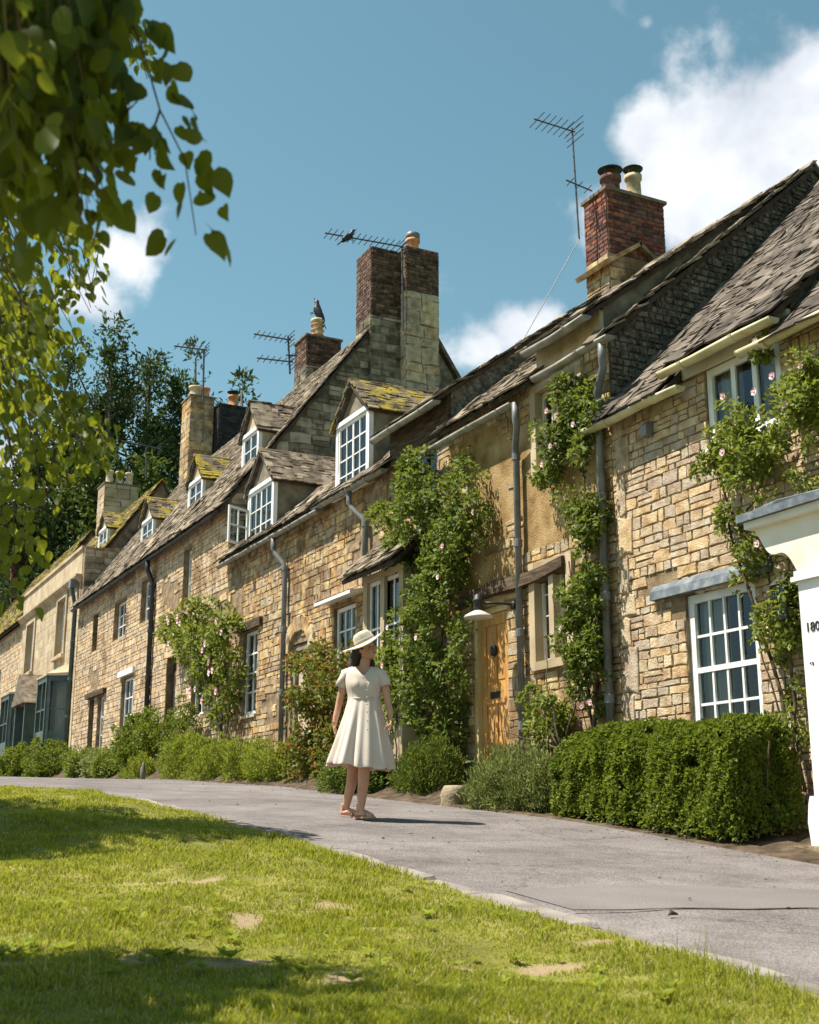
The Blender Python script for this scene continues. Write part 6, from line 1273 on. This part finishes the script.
        MB().tube([a + d * .075 + s_ * .044 - Vector((0, 0, a.z - .02)), a + d * .07 + s_ * .026 - Vector((0, 0, a.z - .058)), a + d * .07 - s_ * .0 - Vector((0, 0, a.z - .068)), a + d * .07 - s_ * .028 - Vector((0, 0, a.z - .056)), a + d * .075 - s_ * .044 - Vector((0, 0, a.z - .02))], .010, 6).build('strap', 'sandal', sn, True, local=True)
    MB().tube([p(335.2, 724, .05) + Vector((.028 * cos(q), .028 * sin(q), 0)) for q in np.linspace(0, 2 * pi, 13)], .004, 5).build('bracelet', 'sandal', t, True, local=True)
person()

# ------------------------------------------------------------------ grass
def grass():
    rng = np.random.default_rng(3); n = 760000
    # sample over the part of the lawn around the view, denser near the camera
    az = rng.uniform(radians(2), radians(50), n); rd = 3.2 + 14.5 * rng.uniform(0, 1, n) ** 1.55; X, Y = rd * np.sin(az), rd * np.cos(az)
    q = 150000; X = np.concatenate([X, rng.uniform(-3, 2.5, q)]); Y = np.concatenate([Y, 1.2 + 12 * rng.uniform(0, 1, q) ** 1.5]); n += q
    k = (X < edge_x(Y) - .03 + .04 * rng.normal(size=n) + .05 * np.sin(Y * 3.1)) & (Y < 17.2) & (X > -3); X, Y = X[k], Y[k]; n = len(X)
    q = np.stack([X, Y, np.zeros(n)], 1); clump = fnoise(q, 5, 2); fine = fnoise(q, 22, 4); b = bare(X, Y)
    keep = rng.uniform(0, 1, n) > np.clip(b * 1.1 - .05, 0, .96); keep &= rng.uniform(0, 1, n) < .55 + .35 * fine + .15
    X, Y, clump, fine, b = X[keep], Y[keep], clump[keep], fine[keep], b[keep]; n = len(X); dist = np.sqrt(X * X + Y * Y)
    h = (.021 + .009 * clump + .010 * fine) * rng.uniform(.5, 1.5, n) * (1 - .4 * b); h = np.maximum(h, .010)
    nearedge = np.exp(-((edge_x(Y) - X) / .18) ** 2); h *= 1 + .45 * nearedge * np.clip(fnoise(np.stack([X, Y, X * 0], 1), 3, 9) + .6, 0, 1.5)
    w = np.clip(.0008 * dist ** .75, .0017, .006) * rng.uniform(.7, 1.3, n)
    a = rng.uniform(0, 2 * pi, n); la = rng.uniform(0, 2 * pi, n); lean = rng.uniform(.1, .95, n) * h
    P = np.stack([X, Y, lawn_z(X, Y) - .004], 1); S = np.stack([np.cos(a), np.sin(a), np.zeros(n)], 1) * w[:, None]; Ld = np.stack([np.cos(la) * lean, np.sin(la) * lean, np.zeros(n)], 1)
    Zv = np.array([0, 0, 1.0]); mid = P + Zv * (h * .62)[:, None] + Ld * .32; tip = P + Zv * h[:, None] + Ld
    V = np.stack([P - S, P + S, mid + S * .7, tip, mid - S * .7], 1).reshape(-1, 3); i = np.arange(n)[:, None] * 5
    F = np.concatenate([i + [[0, 1, 2]], i + [[0, 2, 4]], i + [[4, 2, 3]]], 0)
    tint = np.clip(.42 + .22 * clump + rng.normal(size=n) * .2 + .25 * b, 0, .86); dry = rng.uniform(0, 1, n) < .05 + .25 * b; tint[dry] = rng.uniform(.88, .99, dry.sum())
    o = arrays_mesh('grass', V, F, 'grass', None, np.repeat(tint, 5), 'stuff'); tag(o, 'short sunlit lawn grass beside the path', 'grass')
    # longer stalks at the lawn edge
    m = 160; V = []; F = []; T = []
    rr = random.Random(9); mb = []
    spots = [(onX(x, y, X_), k_) for x, y, X_, k_ in ()]
    pts = []
    for k in range(150):
        px, py = (rr.uniform(640, 800), rr.uniform(965, 1015)) if k < 70 else ((rr.uniform(20, 110), rr.uniform(930, 1000)) if k < 100 else (rr.uniform(300, 700), rr.uniform(900, 1020)))
        d = ray(px, py); ts = np.linspace(2, 14, 2000); q = ts[np.argmax(ts * d[2] <= g(ts * d[1]) + .02)]; x, y = d[0] * q, d[1] * q
        if x < edge_x(y) - .02: pts.append((x, y, rr.uniform(.08, .2) * (1.0 if k < 100 else .6)))
    P = np.array(pts); n = len(P); rng2 = np.random.default_rng(1); ln = rng2.normal(size=(n, 2)) * .25 * P[:, 2:3]
    base = np.stack([P[:, 0], P[:, 1], lawn_z(P[:, 0], P[:, 1])], 1); vs = []; fs = []
    for i in range(n):
        a = rng2.uniform(0, 6.28); s = np.array([cos(a), sin(a), 0]) * .0022; h = P[i, 2]
        for j, (f, c) in enumerate(((0, 0), (.5, .25), (1, 1))):
            q = base[i] + np.array([ln[i, 0] * c, ln[i, 1] * c, h * f]); vs += [q - s * (1 - .7 * f), q + s * (1 - .7 * f)]
        o_ = i * 6; fs += [(o_, o_ + 1, o_ + 3, o_ + 2), (o_ + 2, o_ + 3, o_ + 5, o_ + 4)]
    o = arrays_mesh('grass_stalks', np.array(vs), np.array(fs), 'grass', None, np.repeat(rng2.uniform(.3, .95, n), 6), 'stuff'); tag(o, 'longer grass stalks standing along the lawn edge', 'grass')
grass()

# ------------------------------------------------------------------ weeds in the lawn, litter on the path
def litter():
    rng = np.random.default_rng(12); n = 260; Y = rng.uniform(4, 22, n); X = np.where(rng.uniform(0, 1, n) < .7, 6.85 - rng.exponential(.22, n), rng.uniform(3.7, 6.8, n)); k = X > edge_x(Y) + .25; X, Y = X[k], Y[k]
    P = np.stack([X, Y, g(Y) + .012], 1); D = rng.normal(size=P.shape); D[:, 2] *= .15; N_ = rng.normal(size=P.shape) * .35; N_[:, 2] += 1
    o = leaves('fallen_leaves', P, D, N_, rng.uniform(.015, .04, len(P)), 'stem', None, .5, 'stuff', 2); tag(o, 'scattered dry leaf litter on the path', 'leaf litter')
    P = []; D = []; N_ = []; S = []
    rr = random.Random(31)
    for (px, py, c, sp) in ((60, 905, 26, .22), (105, 965, 34, .22), (330, 985, 20, .2), (420, 955, 12, .25), (200, 940, 14, .3), (560, 985, 14, .3), (15, 960, 16, .2), (150, 890, 10, .3), (480, 920, 10, .3), (640, 985, 12, .2)):
        d = ray(px, py); ts = np.linspace(2, 14, 2000); q = ts[np.argmax(ts * d[2] <= g(ts * d[1]) + .02)]
        for k in range(c):
            x, y = d[0] * q + rr.gauss(0, sp), d[1] * q + rr.gauss(0, sp)
            if x > edge_x(y) - .1: continue
            z = float(lawn_z(np.array(x), np.array(y))); m = rr.randint(4, 8); a0 = rr.uniform(0, 6); L = rr.uniform(.02, .05)
            for j in range(m):
                a = a0 + 2 * pi * j / m; P.append((x, y, z + .012)); D.append((cos(a), sin(a), rr.uniform(.25, .8))); N_.append((-.5 * cos(a), -.5 * sin(a), 1)); S.append(L * rr.uniform(.7, 1.3))
    o = leaves('lawn_weeds', np.array(P), np.array(D), np.array(N_), np.array(S), 'mound', None, .45, 'stuff', 3); tag(o, 'broad-leaved weeds growing in the lawn', 'weeds')
litter()
